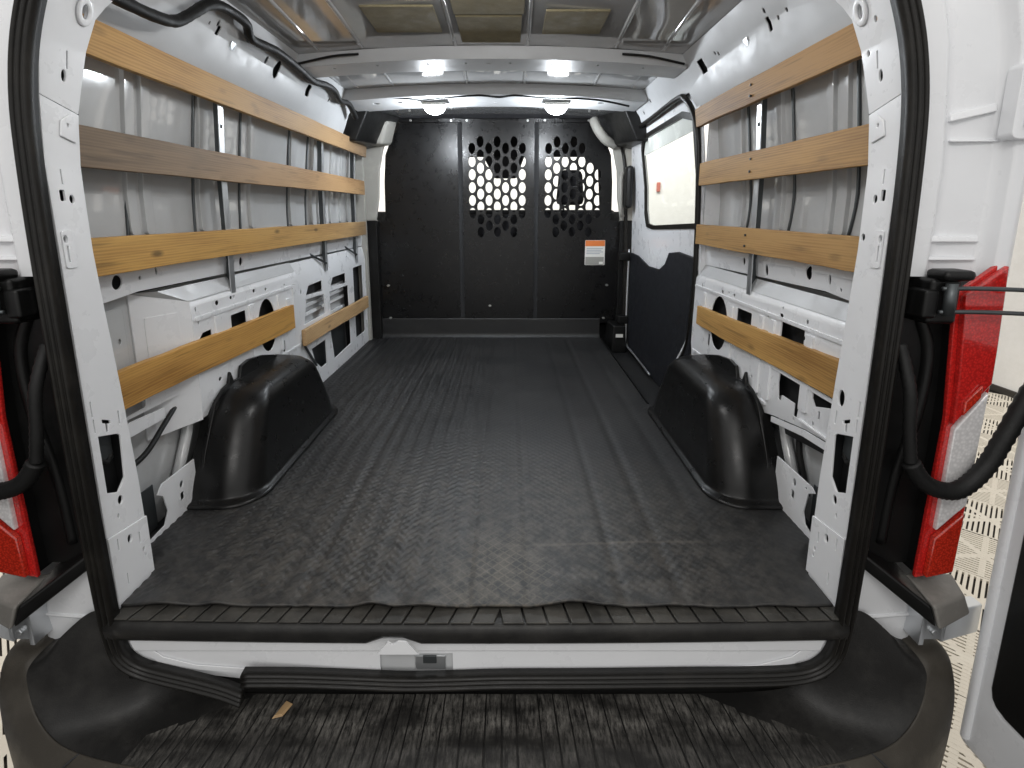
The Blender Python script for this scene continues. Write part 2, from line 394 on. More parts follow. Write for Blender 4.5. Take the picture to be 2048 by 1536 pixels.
# slotted floor tiles laid at 45 degrees
T = 0.40
def tile_mesh():
    bm = bmesh.new(); h = T / 2 - 0.0015
    def bxx(x0, x1, y0, y1, z0, z1):
        vs = [bm.verts.new((x, y, z)) for z in (z0, z1) for y in (y0, y1) for x in (x0, x1)]
        for f in ((4, 5, 7, 6), (0, 1, 5, 4), (2, 6, 7, 3), (0, 4, 6, 2), (1, 3, 7, 5)): bm.faces.new([vs[i] for i in f])
    nb = 20; p = 2 * h / nb
    for k in range(nb):
        x0 = -h + k * p; bxx(x0, x0 + p * 0.62, -h, h, -0.012, 0)
    bxx(-h, h, -h, -h + 0.012, -0.0125, -0.0006); bxx(-h, h, h - 0.012, h, -0.0125, -0.0006)
    bxx(-h, h, -0.011, 0.011, -0.0125, -0.0006)
    # two broad diagonal bands
    for s in (-1, 1):
        q = 0.02; L = h - 0.012
        vs = [bm.verts.new(c) for c in ((-L, -s * L - q, -0.0003), (-L, -s * L + q, -0.0003), (L, s * L + q, -0.0003), (L, s * L - q, -0.0003))]
        bm.faces.new(vs)
    bmesh.ops.recalc_face_normals(bm, faces=bm.faces)
    me = bpy.data.meshes.new('floor_tile'); bm.to_mesh(me); bm.free(); me.materials.append(M['tile']); return me
tm = tile_mesh(); c45 = math.cos(R(45)); nt_ = 0
for i in range(-16, 17):
    for j in range(-16, 17):
        x = (i - j) * T * c45; y = (i + j) * T * c45
        if (1.0 < x < 4.35 and -0.5 < y < 3.6) or (-2.7 < x < -0.9 and -0.4 < y < 1.3):
            o = bpy.data.objects.new('floor_tile', tm); C.objects.link(o); o.parent = ground
            o.location = Vector((x, y, GZ)) - LOC[ground.name]
            o.rotation_euler = (0, 0, R(45 + (90 if (i + j) % 2 and x > 1.9 else 0)))
hw = tag(box('hall_wall', 4.4, 4.55, -1.5, 9.0, GZ, 3.2, 'wall', None, 0), 'plain cream hall wall beyond the open right rear door', 'wall')
box('skirting_board', 4.37, 4.398, -1.5, 9.0, GZ, GZ + 0.05, 'slot', hw, 0)
tag(box('hall_wall', -5, 4.3, 8.2, 8.35, GZ, 3.2, 'wall', None, 0), 'pale hall wall seen through the holes of the partition', 'wall')
tag(box('wall_box', 2.62, 2.68, 8.15, 8.198, 1.20, 1.36, 'dull_red', None, 0.01), 'small red box on the hall wall seen through the side door window', 'box')
tag(box('hall_wall', -4.6, -4.45, -1.5, 8.0, GZ, 3.2, 'wall', None, 0), 'pale hall wall beyond the left cab window', 'wall')

# ================================================================== the van
van = tag(empty('cargo_van', (0, 1.3, GZ)), 'white cargo van seen through its open rear doors into the empty load bay', 'van')

# ---- side profile helpers (s = -1 left wall, +1 right wall)
PX = [(-0.3, 0.795), (0.95, 0.795), (1.06, 0.786), (1.17, 0.768), (1.26, 0.742), (1.34, 0.70)]     # rear pillar face
UX = [(1.24, 0.842), (1.30, 0.815), (1.37, 0.79), (1.45, 0.735)]                               # upper rail
def side_fn(s, xf): return lambda a, b, t: (s * (xf(b) + t), a, b)

inner_edge = [(-0.02, 0.117), (0.155, 0.114)]
def rear_pillar(s):
    nm = 'left' if s < 0 else 'right'
    p = empty('rear_pillar', (s * 0.80, 0.05, 0.0), van)
    fn = side_fn(s, lambda z: lin(z, PX)); fn2 = side_fn(s, lambda z: lin(z, PX) - 0.003)
    # lower bracket, slightly proud
    holes = [ell(0.058, 0.128, 0.007, 0.0105), rect(0.022, 0.0255, 0.122, 0.150), rect(0.085, 0.0885, 0.098, 0.125),
             rect(0.034, 0.037, 0.028, 0.056), ell(0.094, 0.076, 0.004, 0.006, 8), ell(0.097, 0.058, 0.003, 0.005, 8)]
    plate('pillar_bracket', [(0.0, -0.03), (0.117, -0.03), (0.117, 0.148), (0.0, 0.165)], holes, fn2, 0.006, 'white', p, bevel=0.001)
    # main face
    out = [(0.0, 0.166), (0.114, 0.149), (0.112, 0.255), (0.10, 0.48), (0.088, 0.66), (0.081, 0.78), (0.082, 0.92), (0.086, 1.03), (0.087, 1.046), (0.0, 1.068)]
    holes = [ell(0.052, 0.228, 0.0075, 0.0105), ell(0.040, 0.196, 0.003, 0.006, 8),
             [(0.020, 0.262), (0.050, 0.248), (0.074, 0.272), (0.080, 0.368), (0.072, 0.376), (0.020, 0.392)],
             [(0.036, 0.424), (0.058, 0.413), (0.058, 0.406), (0.051, 0.409), (0.049, 0.391), (0.043, 0.393), (0.044, 0.412), (0.036, 0.416)],
             rect(0.0125, 0.0155, 0.438, 0.472), rect(0.0135, 0.0165, 0.402, 0.432), rect(0.081, 0.0845, 0.395, 0.425),
             rect(0.0155, 0.019, 0.762, 0.790), ell(0.0155, 0.805, 0.005, 0.0075),
             rect(0.022, 0.034, 0.878, 0.899, 0.003), ell(0.049, 0.882, 0.006, 0.0085), rect(0.031, 0.034, 0.910, 0.938)]
    if s > 0: holes += [ell(0.073, 0.458, 0.011, 0.019), ell(0.070, 0.806, 0.006, 0.0075)]
    plate('pillar_face', out, holes, fn, 0.005, 'white', p, bends=(0.95, 1.0), bevel=0.001)
    out = [(0.0, 1.0695), (0.087, 1.0475), (0.095, 1.10), (0.105, 1.163), (0.119, 1.231), (0.15, 1.275), (0.17, 1.33), (0.0, 1.34)]
    holes = [ell(0.053, 1.112, 0.0055, 0.011), rect(0.059, 0.0625, 1.126, 1.158), ell(0.088, 1.235, 0.0075, 0.0125), ]
    if s > 0: holes += [ell(0.055, 1.212, 0.004, 0.006, 8), ell(0.085, 1.16, 0.004, 0.006, 8)]
    plate('pillar_face', out, holes, fn, 0.005, 'white', p, bends=(1.10, 1.14, 1.17, 1.2, 1.23, 1.26, 1.30), bevel=0.001)
    # pressed bosses and pads
    plate('boss', ell(0.088, 1.235, 0.019, 0.026, 20), [ell(0.088, 1.235, 0.008, 0.013)], side_fn(s, lambda z: lin(z, PX) - 0.006), 0.006, 'white', p, bevel=0.003)
    plate('pressed_pad', [(0.036, 1.0), (0.072, 0.99), (0.076, 1.035), (0.062, 1.045), (0.04, 1.03)], [ell(0.055, 1.022, 0.003, 0.004, 8)], side_fn(s, lambda z: lin(z, PX) - 0.004), 0.004, 'white', p, bevel=0.003)
    plate('pressed_pad', rect(0.008, 0.036, 0.748, 0.822, 0.006), [ell(0.0155, 0.805, 0.0052, 0.008), rect(0.015, 0.0195, 0.760, 0.792)], side_fn(s, lambda z: lin(z, PX) - 0.003), 0.003, 'white', p, bevel=0.002)
    # cavity shade painted as dark sheets: lining and return to the side wall
    plate('pillar_lining', [(0.004, -0.03), (0.108, -0.03), (0.11, 0.25), (0.076, 0.78), (0.08, 1.03), (0.11, 1.23), (0.004, 1.30)], [], side_fn(s, lambda z: lin(z, PX) + 0.048), 0.004, 'dark_fill', p, bends=(0.95, 1.06, 1.17, 1.26))
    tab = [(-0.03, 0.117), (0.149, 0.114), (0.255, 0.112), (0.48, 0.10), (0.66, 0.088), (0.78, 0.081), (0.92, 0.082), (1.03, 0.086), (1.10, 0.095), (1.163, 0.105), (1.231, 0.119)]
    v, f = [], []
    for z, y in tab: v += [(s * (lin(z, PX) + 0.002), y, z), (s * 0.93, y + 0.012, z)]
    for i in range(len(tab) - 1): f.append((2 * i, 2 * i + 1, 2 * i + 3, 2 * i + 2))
    raw('pillar_return', v, f, 'dark_fill', p, True)
    # bits seen inside the big opening
    box('latch_motor', *sorted((s * 0.815, s * 0.84)), 0.025, 0.078, 0.315, 0.385, 'steel_dark', p, 0.004)
    box('clip_tape', *sorted((s * 0.812, s * 0.818)), 0.022, 0.034, 0.285, 0.325, 'trim_grey' if s < 0 else 'yellow', p, 0.002)
    tube('loom', [(s * 0.815, 0.02, 0.345), (s * 0.813, 0.05, 0.318), (s * 0.82, 0.075, 0.33)], 0.006, 'cable', p, 8, 5)
    return p
PL = rear_pillar(-1); PR = rear_pillar(1)

# ---- rear header over the opening
hd = []
box('rear_header', -0.62, 0.62, -0.005, 0.10, 1.335, 1.45, 'white', van, 0.01)
for s in (-1, 1):
    hexa('header_gusset', [(s * 0.62, 0, 1.335), (s * 0.70, 0, 1.335), (s * 0.70, 0.10, 1.335), (s * 0.62, 0.10, 1.335)],
         [(s * 0.62, 0, 1.45), (s * 0.66, 0, 1.45), (s * 0.66, 0.10, 1.45), (s * 0.62, 0.10, 1.45)], 'white', van, 0.004)

# ---- sill: white panel, black scuff plate
sill_fn = lambda a, b, t: (a, -0.012 + t, b)
sill = plate('rear_sill', [(-0.79, -0.03), (-0.785, -0.085), (-0.762, -0.120), (-0.72, -0.140), (-0.62, -0.165), (-0.50, -0.180), (0.60, -0.176), (0.70, -0.160), (0.76, -0.125), (0.785, -0.085), (0.79, -0.03)],
             [rect(-0.218, -0.056, -0.163, -0.110)], sill_fn, 0.004, 'white', van, bevel=0.001)
plate('pressed_ledge', [(-0.77, -0.065), (0.77, -0.065), (0.76, -0.098), (-0.76, -0.098)], [], lambda a, b, t: (a, -0.019 + t, b), 0.006, 'white', sill, bevel=0.004)
for s in (-1, 1):
    plate('corner_pressing', [(s * a, b) for a, b in ((0.52, -0.145), (0.63, -0.136), (0.70, -0.115), (0.735, -0.085), (0.745, -0.10), (0.70, -0.140), (0.52, -0.160))], [], lambda a, b, t: (a, -0.016 + t, b), 0.003, 'white', sill, bevel=0.002)
box('latch_pocket', -0.225, -0.05, -0.0065, -0.0035, -0.18, -0.10, 'matte', sill, 0)
box('latch_catch', -0.140, -0.072, -0.010, -0.007, -0.152, -0.118, 'galv', sill, 0.001)
box('latch_bolt', -0.122, -0.092, -0.013, -0.0095, -0.135, -0.116, 'steel_dark', sill, 0.001)

plate('sill_lower_trim', rect(-0.80, 0.80, -0.32, -0.02), [], lambda a, b, t: (a, 0.033 + t, b), 0.02, 'black', sill)
plate('sill_underside', rect(-0.79, 0.79, -0.008, 0.033), [], lambda a, b, t: (a, b, -0.180 + t), 0.004, 'black', sill)
P_ = empty('scuff_plate', (0, -0.03, -0.04), van)
def lip(a): return -0.002 * math.cos(a * 2.1) 
v, f = [], []
xs = np.linspace(-0.80, 0.80, 41)
prof = [(0.035, -0.006), (-0.028, -0.006), (-0.036, -0.008), (-0.041, -0.014), (-0.043, -0.026), (-0.040, -0.046), (-0.032, -0.056), (-0.014, -0.060), (-0.012, -0.03), (0.03, -0.016)]
for x_ in xs:
    for (y_, z_) in prof:
        notch = 0.016 if (-0.222 < x_ < -0.13 and z_ < -0.03) else 0
        v.append((float(x_), y_ - 0.004 * (1 - (x_ / 0.8) ** 2), z_ + notch - 0.006 * (1 - (x_ / 0.8) ** 2)))
n_ = len(prof)
for i in range(len(xs) - 1):
    for k in range(n_): f.append((i * n_ + k, i * n_ + (k + 1) % n_, (i + 1) * n_ + (k + 1) % n_, (i + 1) * n_ + k))
f += [tuple(range(n_)), tuple(range((len(xs) - 1) * n_, len(xs) * n_))]
raw('plate_lip', v, f, 'bumper', P_, True)
x_ = -0.785; first = None; k_ = 0
while x_ < 0.76:
    w_ = random.choice((0.043, 0.046, 0.048, 0.050)); sk = 0.010 if x_ < 0.05 else -0.006
    yy = -0.034 - 0.004 * (1 - (x_ / 0.8) ** 2); z_ = -0.0055 - 0.006 * (1 - (x_ / 0.8) ** 2)
    hexa('tread_block', [(x_ - sk, yy, z_), (x_ + w_ - 0.004 - sk, yy, z_), (x_ + w_ - 0.004 + sk, 0.03, z_), (x_ + sk, 0.03, z_)],
         [(x_ - sk, yy, z_ + 0.004), (x_ + w_ - 0.005 - sk, yy, z_ + 0.004), (x_ + w_ - 0.005 + sk, 0.03, z_ + 0.004), (x_ + sk, 0.03, z_ + 0.004)], 'block', P_, 0.0015)
    x_ += w_
plate('torn_tab', [(-0.212, -0.072), (-0.198, -0.054), (-0.188, -0.040), (-0.178, -0.047), (-0.165, -0.039), (-0.148, -0.041), (-0.138, -0.054), (-0.122, -0.072)], [],
      lambda a, b, t: (a, -0.0535 + t, b), 0.003, 'white', sill)

# ---- rubber seal round the opening, torn at the bottom left
ws = empty('door_seal', (0, -0.02, -0.2), van)
def vert_path(s):
    tab = [(1.36, 0.60), (1.33, 0.675), (1.29, 0.715), (1.22, 0.748), (1.14, 0.775), (1.05, 0.792), (0.95, 0.799), (0.8, 0.803), (0.6, 0.804), (0.4, 0.804), (0.2, 0.802), (0.0, 0.797), (-0.04, 0.794)]
    return [(s * x, -0.022, z) for z, x in tab]
def dense(P): return smooth_path(P, 5)
prof = []
W_ = 0.0175
for k in range(25):
    a = -W_ + 2 * W_ * k / 24
    h = 0.012 + 0.007 * abs(math.sin((k / 24) * math.pi * 3)) ** 0.6
    prof.append((a, h))
prof += [(W_, -0.006), (-W_, -0.006)]
right = list(reversed(vert_path(1)))
cornerR = [(0.787, -0.022, -0.088), (0.77, -0.022, -0.119), (0.74, -0.022, -0.141), (0.69, -0.022, -0.152), (0.6, -0.022, -0.156)]
bottomR = [(-0.513, -0.034, -0.145), (-0.4, -0.026, -0.154), (-0.28, -0.022, -0.163), (-0.16, -0.022, -0.168), (-0.06, -0.022, -0.166), (0.06, -0.022, -0.162), (0.25, -0.022, -0.161), (0.45, -0.022, -0.158)]
top_r = [(0.3, -0.022, 1.372), (0.0, -0.022, 1.375)]
sweep('seal_strip', dense(bottomR + list(reversed(cornerR)) + right + [(0.55, -0.022, 1.368)] + top_r), (0, -1, 0), prof, 'seal', ws)
left = vert_path(-1)
cornerL = [(-0.787, -0.022, -0.088), (-0.77, -0.022, -0.116), (-0.74, -0.022, -0.136), (-0.69, -0.024, -0.15), (-0.62, -0.028, -0.165), (-0.56, -0.034, -0.177), (-0.513, -0.042, -0.188)]
sweep('seal_strip', dense([(0.0, -0.022, 1.375), (-0.3, -0.022, 1.372), (-0.55, -0.022, 1.368)] + left + cornerL), (0, -1, 0), prof, 'seal', ws)

# ---- floor pan and rubber mat
box('floor_pan', -0.93, 0.69, 0.13, 2.55, -0.05, -0.012, 'dark_fill', van, 0)
box('floor_pan', 0.6905, 0.93, 0.13, 1.215, -0.05, -0.012, 'dark_fill', van, 0)
box('floor_pan', -0.79, 0.79, 0.032, 0.1295, -0.05, -0.012, 'dark_fill', van, 0)
def mat_mesh():
    xs = np.arange(-0.876, 0.8761, 0.004); ys = np.concatenate([np.arange(0.0, 2.455, 0.005), np.linspace(2.46, 2.605, 20)])
    X, Yv = np.meshgrid(xs, ys, indexing='ij')
    rng = np.random.default_rng(3)
    # moulded surface: lengthwise ribs on the left, broad channels on the right, fine lozenges everywhere
    left_w = 1 / (1 + np.exp((X + 0.06) / 0.05))
    rib = np.clip(np.cos(2 * np.pi * X / 0.054) * 1.8, -1, 1) * 0.0018 * left_w * np.clip(0.25 + (Yv - 0.7) / 1.0, 0.25, 1.2)
    ch = np.zeros_like(X)
    for c_, w_, d_ in ((-0.40, .012, .003), (-0.025, .010, .004), (0.115, .010, .003), (0.33, .014, .003), (0.46, .016, .004), (0.60, .02, .003)): ch -= 0.6 * d_ * np.exp(-((X - c_) / w_) ** 2)
    p = 0.026
    loz = np.abs(((X / p + Yv / (p * 1.1)) % 1) - 0.5) + np.abs(((X / p - Yv / (p * 1.1)) % 1) - 0.5)
    loz = np.clip((loz - 0.30) * 4, 0, 1)
    brick = np.clip(np.cos(2 * np.pi * Yv / 0.030 + np.pi * np.floor(X / 0.027 + 0.5)) * 1.6, -1, 1) * np.clip(np.cos(2 * np.pi * X / 0.027) * 1.5 + 0.4, -1, 1)
    wob = 0.0
    for k in range(10):
        a, c_, ph = rng.uniform(-9, 9), rng.uniform(-5, 5), rng.uniform(0, 6.3); wob = wob + np.sin(a * X + c_ * Yv + ph)
    worn = np.clip(0.75 + 0.25 * wob / 2.2, 0.2, 1.2) * np.where(X > 0.25, 0.7, 1.0)
    Z = rib + ch + (0.0017 * loz * worn + 0.0015 * brick * left_w * worn) * np.clip(Yv / 0.05, 0.15, 1) + 0.0003 * wob + rib * (np.clip(Yv / 0.08, 0, 1) - 1)
    # curled, wavy rear edge
    lift = np.zeros_like(X)
    for c_, w_, h_ in ((-0.70, .05, .010), (-0.58, .03, .006), (-0.235, .035, .011), (-0.12, .045, .007), (0.215, .060, .012), (0.31, .03, .003), (0.45, .05, .005), (0.66, .05, .003)):
        lift += h_ * np.exp(-((X - c_) / w_) ** 2)
    Z = Z + lift * np.exp(-(Yv / 0.055) ** 2)
    Yo = Yv + np.where(Yv < 0.06, (0.06 - Yv) / 0.06, 0) * (0.002 * np.sin(X * 9) + 0.0012 * np.sin(X * 31 + 1))
    # turned up against the partition
    t = np.clip(Yv - 2.455, 0, None)
    Zu = np.where(t > 0, np.where(t < 0.045, 0.03 * (1 - np.cos(t / 0.045 * np.pi / 2)), 0.03 + (t - 0.045)), 0)
    Yo = np.where(t > 0, 2.455 + np.minimum(0.03 * np.sin(np.minimum(t, 0.045) / 0.045 * np.pi / 2), 0.03), Yo)
    Z = np.where(t > 0, Z * np.clip(1 - t / 0.02, 0, 1) + Zu, Z) + 0.004
    keep = (np.abs(X) < 0.790) | ((Yv > 0.125) & (X < 0)) | ((Yv > 0.10) & (Yv < 1.22))
    keep &= ~((X > 0.70) & (Yv > 1.22))
    n, m_ = X.shape; idx = np.arange(n * m_).reshape(n, m_)
    q = np.stack([idx[:-1, :-1], idx[1:, :-1], idx[1:, 1:], idx[:-1, 1:]], -1)
    kf = keep[:-1, :-1] & keep[1:, :-1] & keep[1:, 1:] & keep[:-1, 1:]
    q = q[kf]; used = np.unique(q); mp = np.zeros(n * m_, np.int32); mp[used] = np.arange(len(used))
    co = np.stack([X.ravel(), Yo.ravel(), Z.ravel()], -1)[used].astype(np.float32); q = mp[q].astype(np.int32)
    me = bpy.data.meshes.new('floor_mat'); me.vertices.add(len(co)); me.vertices.foreach_set('co', co.ravel())
    me.loops.add(q.size); me.loops.foreach_set('vertex_index', q.ravel())
    me.polygons.add(len(q)); me.polygons.foreach_set('loop_start', np.arange(0, q.size, 4, dtype=np.int32))
    me.update(calc_edges=True); me.validate(); return me
mat_o = tag(link('floor_mat', mat_mesh(), 'mat', None, (0, 1.2, 0.0), True), 'black ribbed rubber mat with dusty worn centre covering the load floor', 'floor mat')
md = mat_o.modifiers.new('thick', 'SOLIDIFY'); md.thickness = 0.006; md.offset = -1

# ---- side walls
def wall(s):
    w = empty('side_wall', (s * 0.93, 1.2, 0.0), van)
    fe = 2.47 if s < 0 else 1.20
    # outer skin with vertical pressings
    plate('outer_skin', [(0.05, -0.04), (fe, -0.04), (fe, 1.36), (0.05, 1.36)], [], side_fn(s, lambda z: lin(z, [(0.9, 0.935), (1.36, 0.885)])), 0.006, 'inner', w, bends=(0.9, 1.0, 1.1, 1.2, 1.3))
    skx = lambda z: lin(z, [(0.9, 0.935), (1.36, 0.885)])
    cols = [(0.38, 0.415), (0.44, 0.475), (0.70, 0.79), (1.03, 1.06), (1.40, 1.46)] if s < 0 else [(0.34, 0.375), (0.40, 0.425), (0.655, 0.70), (0.93, 0.955)]
    if s < 0: cols += [(1.66, 1.69), (1.75, 1.78), (1.93, 1.97), (2.10, 2.13), (2.24, 2.27)]
    for a, c_ in cols:
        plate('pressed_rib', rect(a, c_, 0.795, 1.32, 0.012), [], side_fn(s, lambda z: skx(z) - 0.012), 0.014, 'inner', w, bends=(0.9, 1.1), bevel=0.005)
    for a, z0 in ([(0.385, 0.80), (0.68, 0.78), (0.965, 0.80), (1.385, 0.76), (1.60, 0.78)] if s < 0 else [(0.31, 0.81), (0.60, 0.80), (0.885, 0.80)]):
        tube('seam_sealer', [(s * (skx(1.3) - 0.004), a + 0.01, 1.3), (s * (skx(1.1) - 0.004), a, 1.1), (s * (skx(.9) - 0.004), a, 0.9), (s * (skx(z0) - 0.004), a + (0.02 if s > 0 else -0.012), z0 - 0.03)], 0.0045, 'steel_dark', w, 6, 5)
    # belt member behind the third slat
    bo = [(0.11, 0.635), (0.33, 0.655), (fe - 0.03, 0.64), (fe - 0.03, 0.775), (0.11, 0.775)]
    bh = [ell(0.255, 0.688, 0.017, 0.018, 16), ell(0.335, 0.690, 0.005, 0.006, 8), ell(0.40, 0.700, 0.005, 0.011, 8), ell(0.85, 0.684, 0.012, 0.016, 14), ell(0.80, 0.690, 0.007, 0.008, 10)]
    if s > 0: bh = [ell(0.19, 0.672, 0.012, 0.026, 16), ell(0.31, 0.688, 0.005, 0.014, 8), ell(0.405, 0.694, 0.015, 0.019, 16), ell(0.64, 0.676, 0.010, 0.018, 12), ell(0.80, 0.690, 0.010, 0.013, 12), ell(0.265, 0.668, 0.004, 0.005, 8)]
    plate('belt_member', bo, bh, side_fn(s, lambda z: lin(z, [(0.64, 0.893), (0.70, 0.886), (0.775, 0.905)])), 0.004, 'white', w, bends=(0.70,), bevel=0.001)
    plate('cavity_back', rect(0.12, fe - 0.05, 0.645, 0.765), [], side_fn(s, lambda z: 0.921), 0.003, 'dark_fill', w)  # dark sheet paints in the shade behind the holes
    # wheelhouse inner panel: box with shelf, rear slope and holes
    y0 = 0.49 if s < 0 else 0.13
    XI = 0.862
    bot = [(y0, 0.235), (0.62, 0.235), (0.66, 0.19), (0.95, 0.19), (1.02, 0.12), (1.265 if s < 0 else 1.185, 0.0)]
    ye = 1.265 if s < 0 else 1.185
    if s > 0: bot = [(y0, 0.30), (0.30, 0.285), (0.47, 0.255), (0.62, 0.22), (0.95, 0.19), (1.02, 0.12), (ye, 0.02)]
    out = bot + [(ye, 0.60), (y0, 0.60)]
    if s < 0:
        hl = [[(0.505, 0.44), (0.512, 0.478), (0.535, 0.496), (0.582, 0.497), (0.582, 0.44)], rect(0.70, 0.80, 0.440, 0.517, 0.006), ell(0.955, 0.428, 0.072, 0.103, 22),
              rect(1.075, 1.095, 0.285, 0.335, 0.008), ell(0.63, 0.572, 0.011, 0.008, 10), ell(0.715, 0.575, 0.008, 0.006, 8), ell(0.735, 0.575, 0.006, 0.006, 8), ell(0.875, 0.574, 0.010, 0.007, 10),
              ell(0.965, 0.567, 0.008, 0.006, 8), ell(0.515, 0.572, 0.004, 0.008, 8), ell(0.52, 0.531, 0.004, 0.007, 8), ell(0.66, 0.545, 0.004, 0.005, 8), ell(1.13, 0.56, 0.005, 0.006, 8),
              ell(1.18, 0.43, 0.005, 0.008, 8), ell(0.60, 0.328, 0.009, 0.007, 8), ell(0.76, 0.30, 0.006, 0.005, 8), ell(0.56, 0.27, 0.004, 0.005, 8), ell(0.68, 0.295, 0.004, 0.005, 8)]
    else:
        hl = [[(0.350, 0.46), (0.470, 0.43), (0.470, 0.545), (0.350, 0.545)], rect(0.655, 0.765, 0.462, 0.532, 0.005), ell(0.915, 0.444, 0.078, 0.103, 22),
              [(0.345, 0.300), (0.362, 0.300), (0.362, 0.335), (0.430, 0.335), (0.430, 0.318), (0.447, 0.318), (0.455, 0.365), (0.452, 0.405), (0.425, 0.425), (0.36, 0.43), (0.335, 0.395), (0.335, 0.36)],
              [(0.195, 0.385), (0.27, 0.362), (0.285, 0.38), (0.285, 0.42), (0.195, 0.425)],
              rect(0.985, 1.005, 0.335, 0.385, 0.008), ell(1.045, 0.345, 0.006, 0.012, 8), ell(0.90, 0.566, 0.009, 0.007, 10), ell(0.80, 0.570, 0.008, 0.006, 8), ell(0.845, 0.572, 0.005, 0.005, 8),
              ell(0.475, 0.562, 0.011, 0.006, 10), ell(0.345, 0.57, 0.006, 0.007, 8), ell(0.35, 0.525, 0.005, 0.006, 8), ell(0.475, 0.584, 0.004, 0.005, 8), ell(0.55, 0.548, 0.004, 0.009, 8),
              rect(0.245, 0.285, 0.478, 0.505), rect(0.215, 0.226, 0.475, 0.508), rect(0.245, 0.252, 0.335, 0.357), ell(0.27, 0.315, 0.004, 0.007, 8), ell(0.36, 0.290, 0.004, 0.006, 8),
              ell(0.62, 0.33, 0.006, 0.005, 8), ell(0.68, 0.30, 0.004, 0.005, 8), ell(0.76, 0.315, 0.005, 0.005, 8), ell(1.10, 0.56, 0.006, 0.012, 10)]
    pxf = lambda z: lin(z, [(0.0, 0.872), (0.22, 0.872), (0.30, 0.862), (0.56, 0.862), (0.585, 0.864), (0.60, 0.872)])
    plate('wheelhouse_panel', out, hl, side_fn(s, pxf), 0.004, 'white', w, bends=(0.22, 0.30, 0.56, 0.585), bevel=0.001)
    for (a0, a1, z0, z1) in ([(0.50, 1.24, 0.538, 0.550), (0.60, 1.25, 0.268, 0.280)] if s < 0 else [(0.14, 1.17, 0.548, 0.558), (0.14, 0.70, 0.398, 0.41), (0.52, 1.17, 0.268, 0.280)]):
        plate('pressed_bead', rect(a0, a1, z0, z1, 0.004), [], side_fn(s, lambda z: pxf(z) - 0.005), 0.006, 'white', w, bevel=0.003)
    for a0, a1, z0, z1 in ([(0.60, 0.675, 0.43, 0.535), (0.82, 0.86, 0.33, 0.53), (1.05, 1.07, 0.30, 0.53), (1.13, 1.165, 0.14, 0.5), (1.20, 1.235, 0.14, 0.55)] if s < 0 else [(0.30, 0.335, 0.33, 0.54), (0.50, 0.53, 0.29, 0.54), (0.57, 0.60, 0.29, 0.54), (0.79, 0.815, 0.29, 0.53), (1.05, 1.075, 0.2, 0.54), (0.15, 0.33, 0.30, 0.305)]):
        plate('pressed_bead', rect(a0, a1, z0, z1, 0.0049 if z1 - z0 > .02 else 0.001), [], side_fn(s, lambda z: pxf(z) - 0.006), 0.007, 'white', w, bevel=0.003)
    if s < 0: raw('shelf_top', [(-0.866, y0, 0.601), (-0.872, ye, 0.601), (-0.893, ye, 0.640), (-0.893, 0.40, 0.643), (-0.931, 0.338, 0.647)], [(0, 1, 2, 3, 4)], 'matte', w)
    else: raw('shelf_top', [(0.870, y0, 0.601), (0.870, ye, 0.601), (0.893, ye, 0.640), (0.893, y0, 0.640)], [(0, 1, 2, 3)], 'matte', w)
    if s < 0:   # slope of the box facing the rear door
        plate('rear_slope', [(0.0, 0.235), (1.0, 0.235), (1.0, 0.60), (0.0, 0.645)], [], lambda a, b, t: (-(0.93 - 0.066 * a) - t, 0.34 + 0.15 * a, b), 0.004, 'white', w)
        plate('pressed_pad', rect(0.22, 0.80, 0.42, 0.575, 0.02), [], lambda a, b, t: (-(0.93 - 0.066 * a) - t, 0.335 + 0.15 * a, b), 0.004, 'white', w, bevel=0.003)
        plate('rear_skin_pad', rect(0.16, 0.315, 0.40, 0.615, 0.015), [ell(0.27, 0.44, 0.005, 0.008, 8), ell(0.29, 0.53, 0.005, 0.007, 8)], side_fn(s, lambda z: 0.929), 0.004, 'inner', w, bevel=0.003)
        plate('brace_rail', [(0.11, 0.30), (0.36, 0.295), (0.36, 0.325), (0.11, 0.345)], [], side_fn(s, lambda z: 0.885), 0.006, 'white', w, bevel=0.003)
        plate('lower_flange', [(0.15, 0.345), (0.47, 0.335), (0.50, 0.36), (0.34, 0.40), (0.15, 0.39)], [rect(0.20, 0.295, 0.352, 0.38, 0.008)], side_fn(s, lambda z: 0.888), 0.004, 'white', w, bevel=0.001)
        tube('vent_hose', [(-0.90, 0.42, 0.30), (-0.885, 0.34, 0.275), (-0.87, 0.25, 0.245), (-0.865, 0.17, 0.235)], 0.007, 'cable', w, 8, 6)
    else:
        plate('lower_flange', [(0.12, 0.275), (0.30, 0.262), (0.48, 0.232), (0.48, 0.25), (0.30, 0.282), (0.12, 0.296)], [], side_fn(s, lambda z: 0.864), 0.004, 'white', w, bevel=0.002)
        tube('vent_hose', [(0.925, 0.43, 0.24), (0.915, 0.40, 0.17), (0.92, 0.37, 0.10), (0.92, 0.35, 0.06)], 0.009, 'cable', w, 8, 6)
    plate('cavity_back', [(y0 + 0.012, 0.245), (ye - 0.01, 0.10), (ye - 0.01, 0.58), (y0 + 0.012, 0.58)], [], side_fn(s, lambda z: 0.905), 0.004, 'dark_fill', w)
    # brace behind the arch cover and bracket at the floor
    tube('diagonal_brace', [(s * 0.915, 0.52, 0.30), (s * 0.912, 0.48, 0.20), (s * 0.912, 0.42, 0.10), (s * 0.915, 0.38, 0.03)], 0.016, 'inner', w, 8, 5)
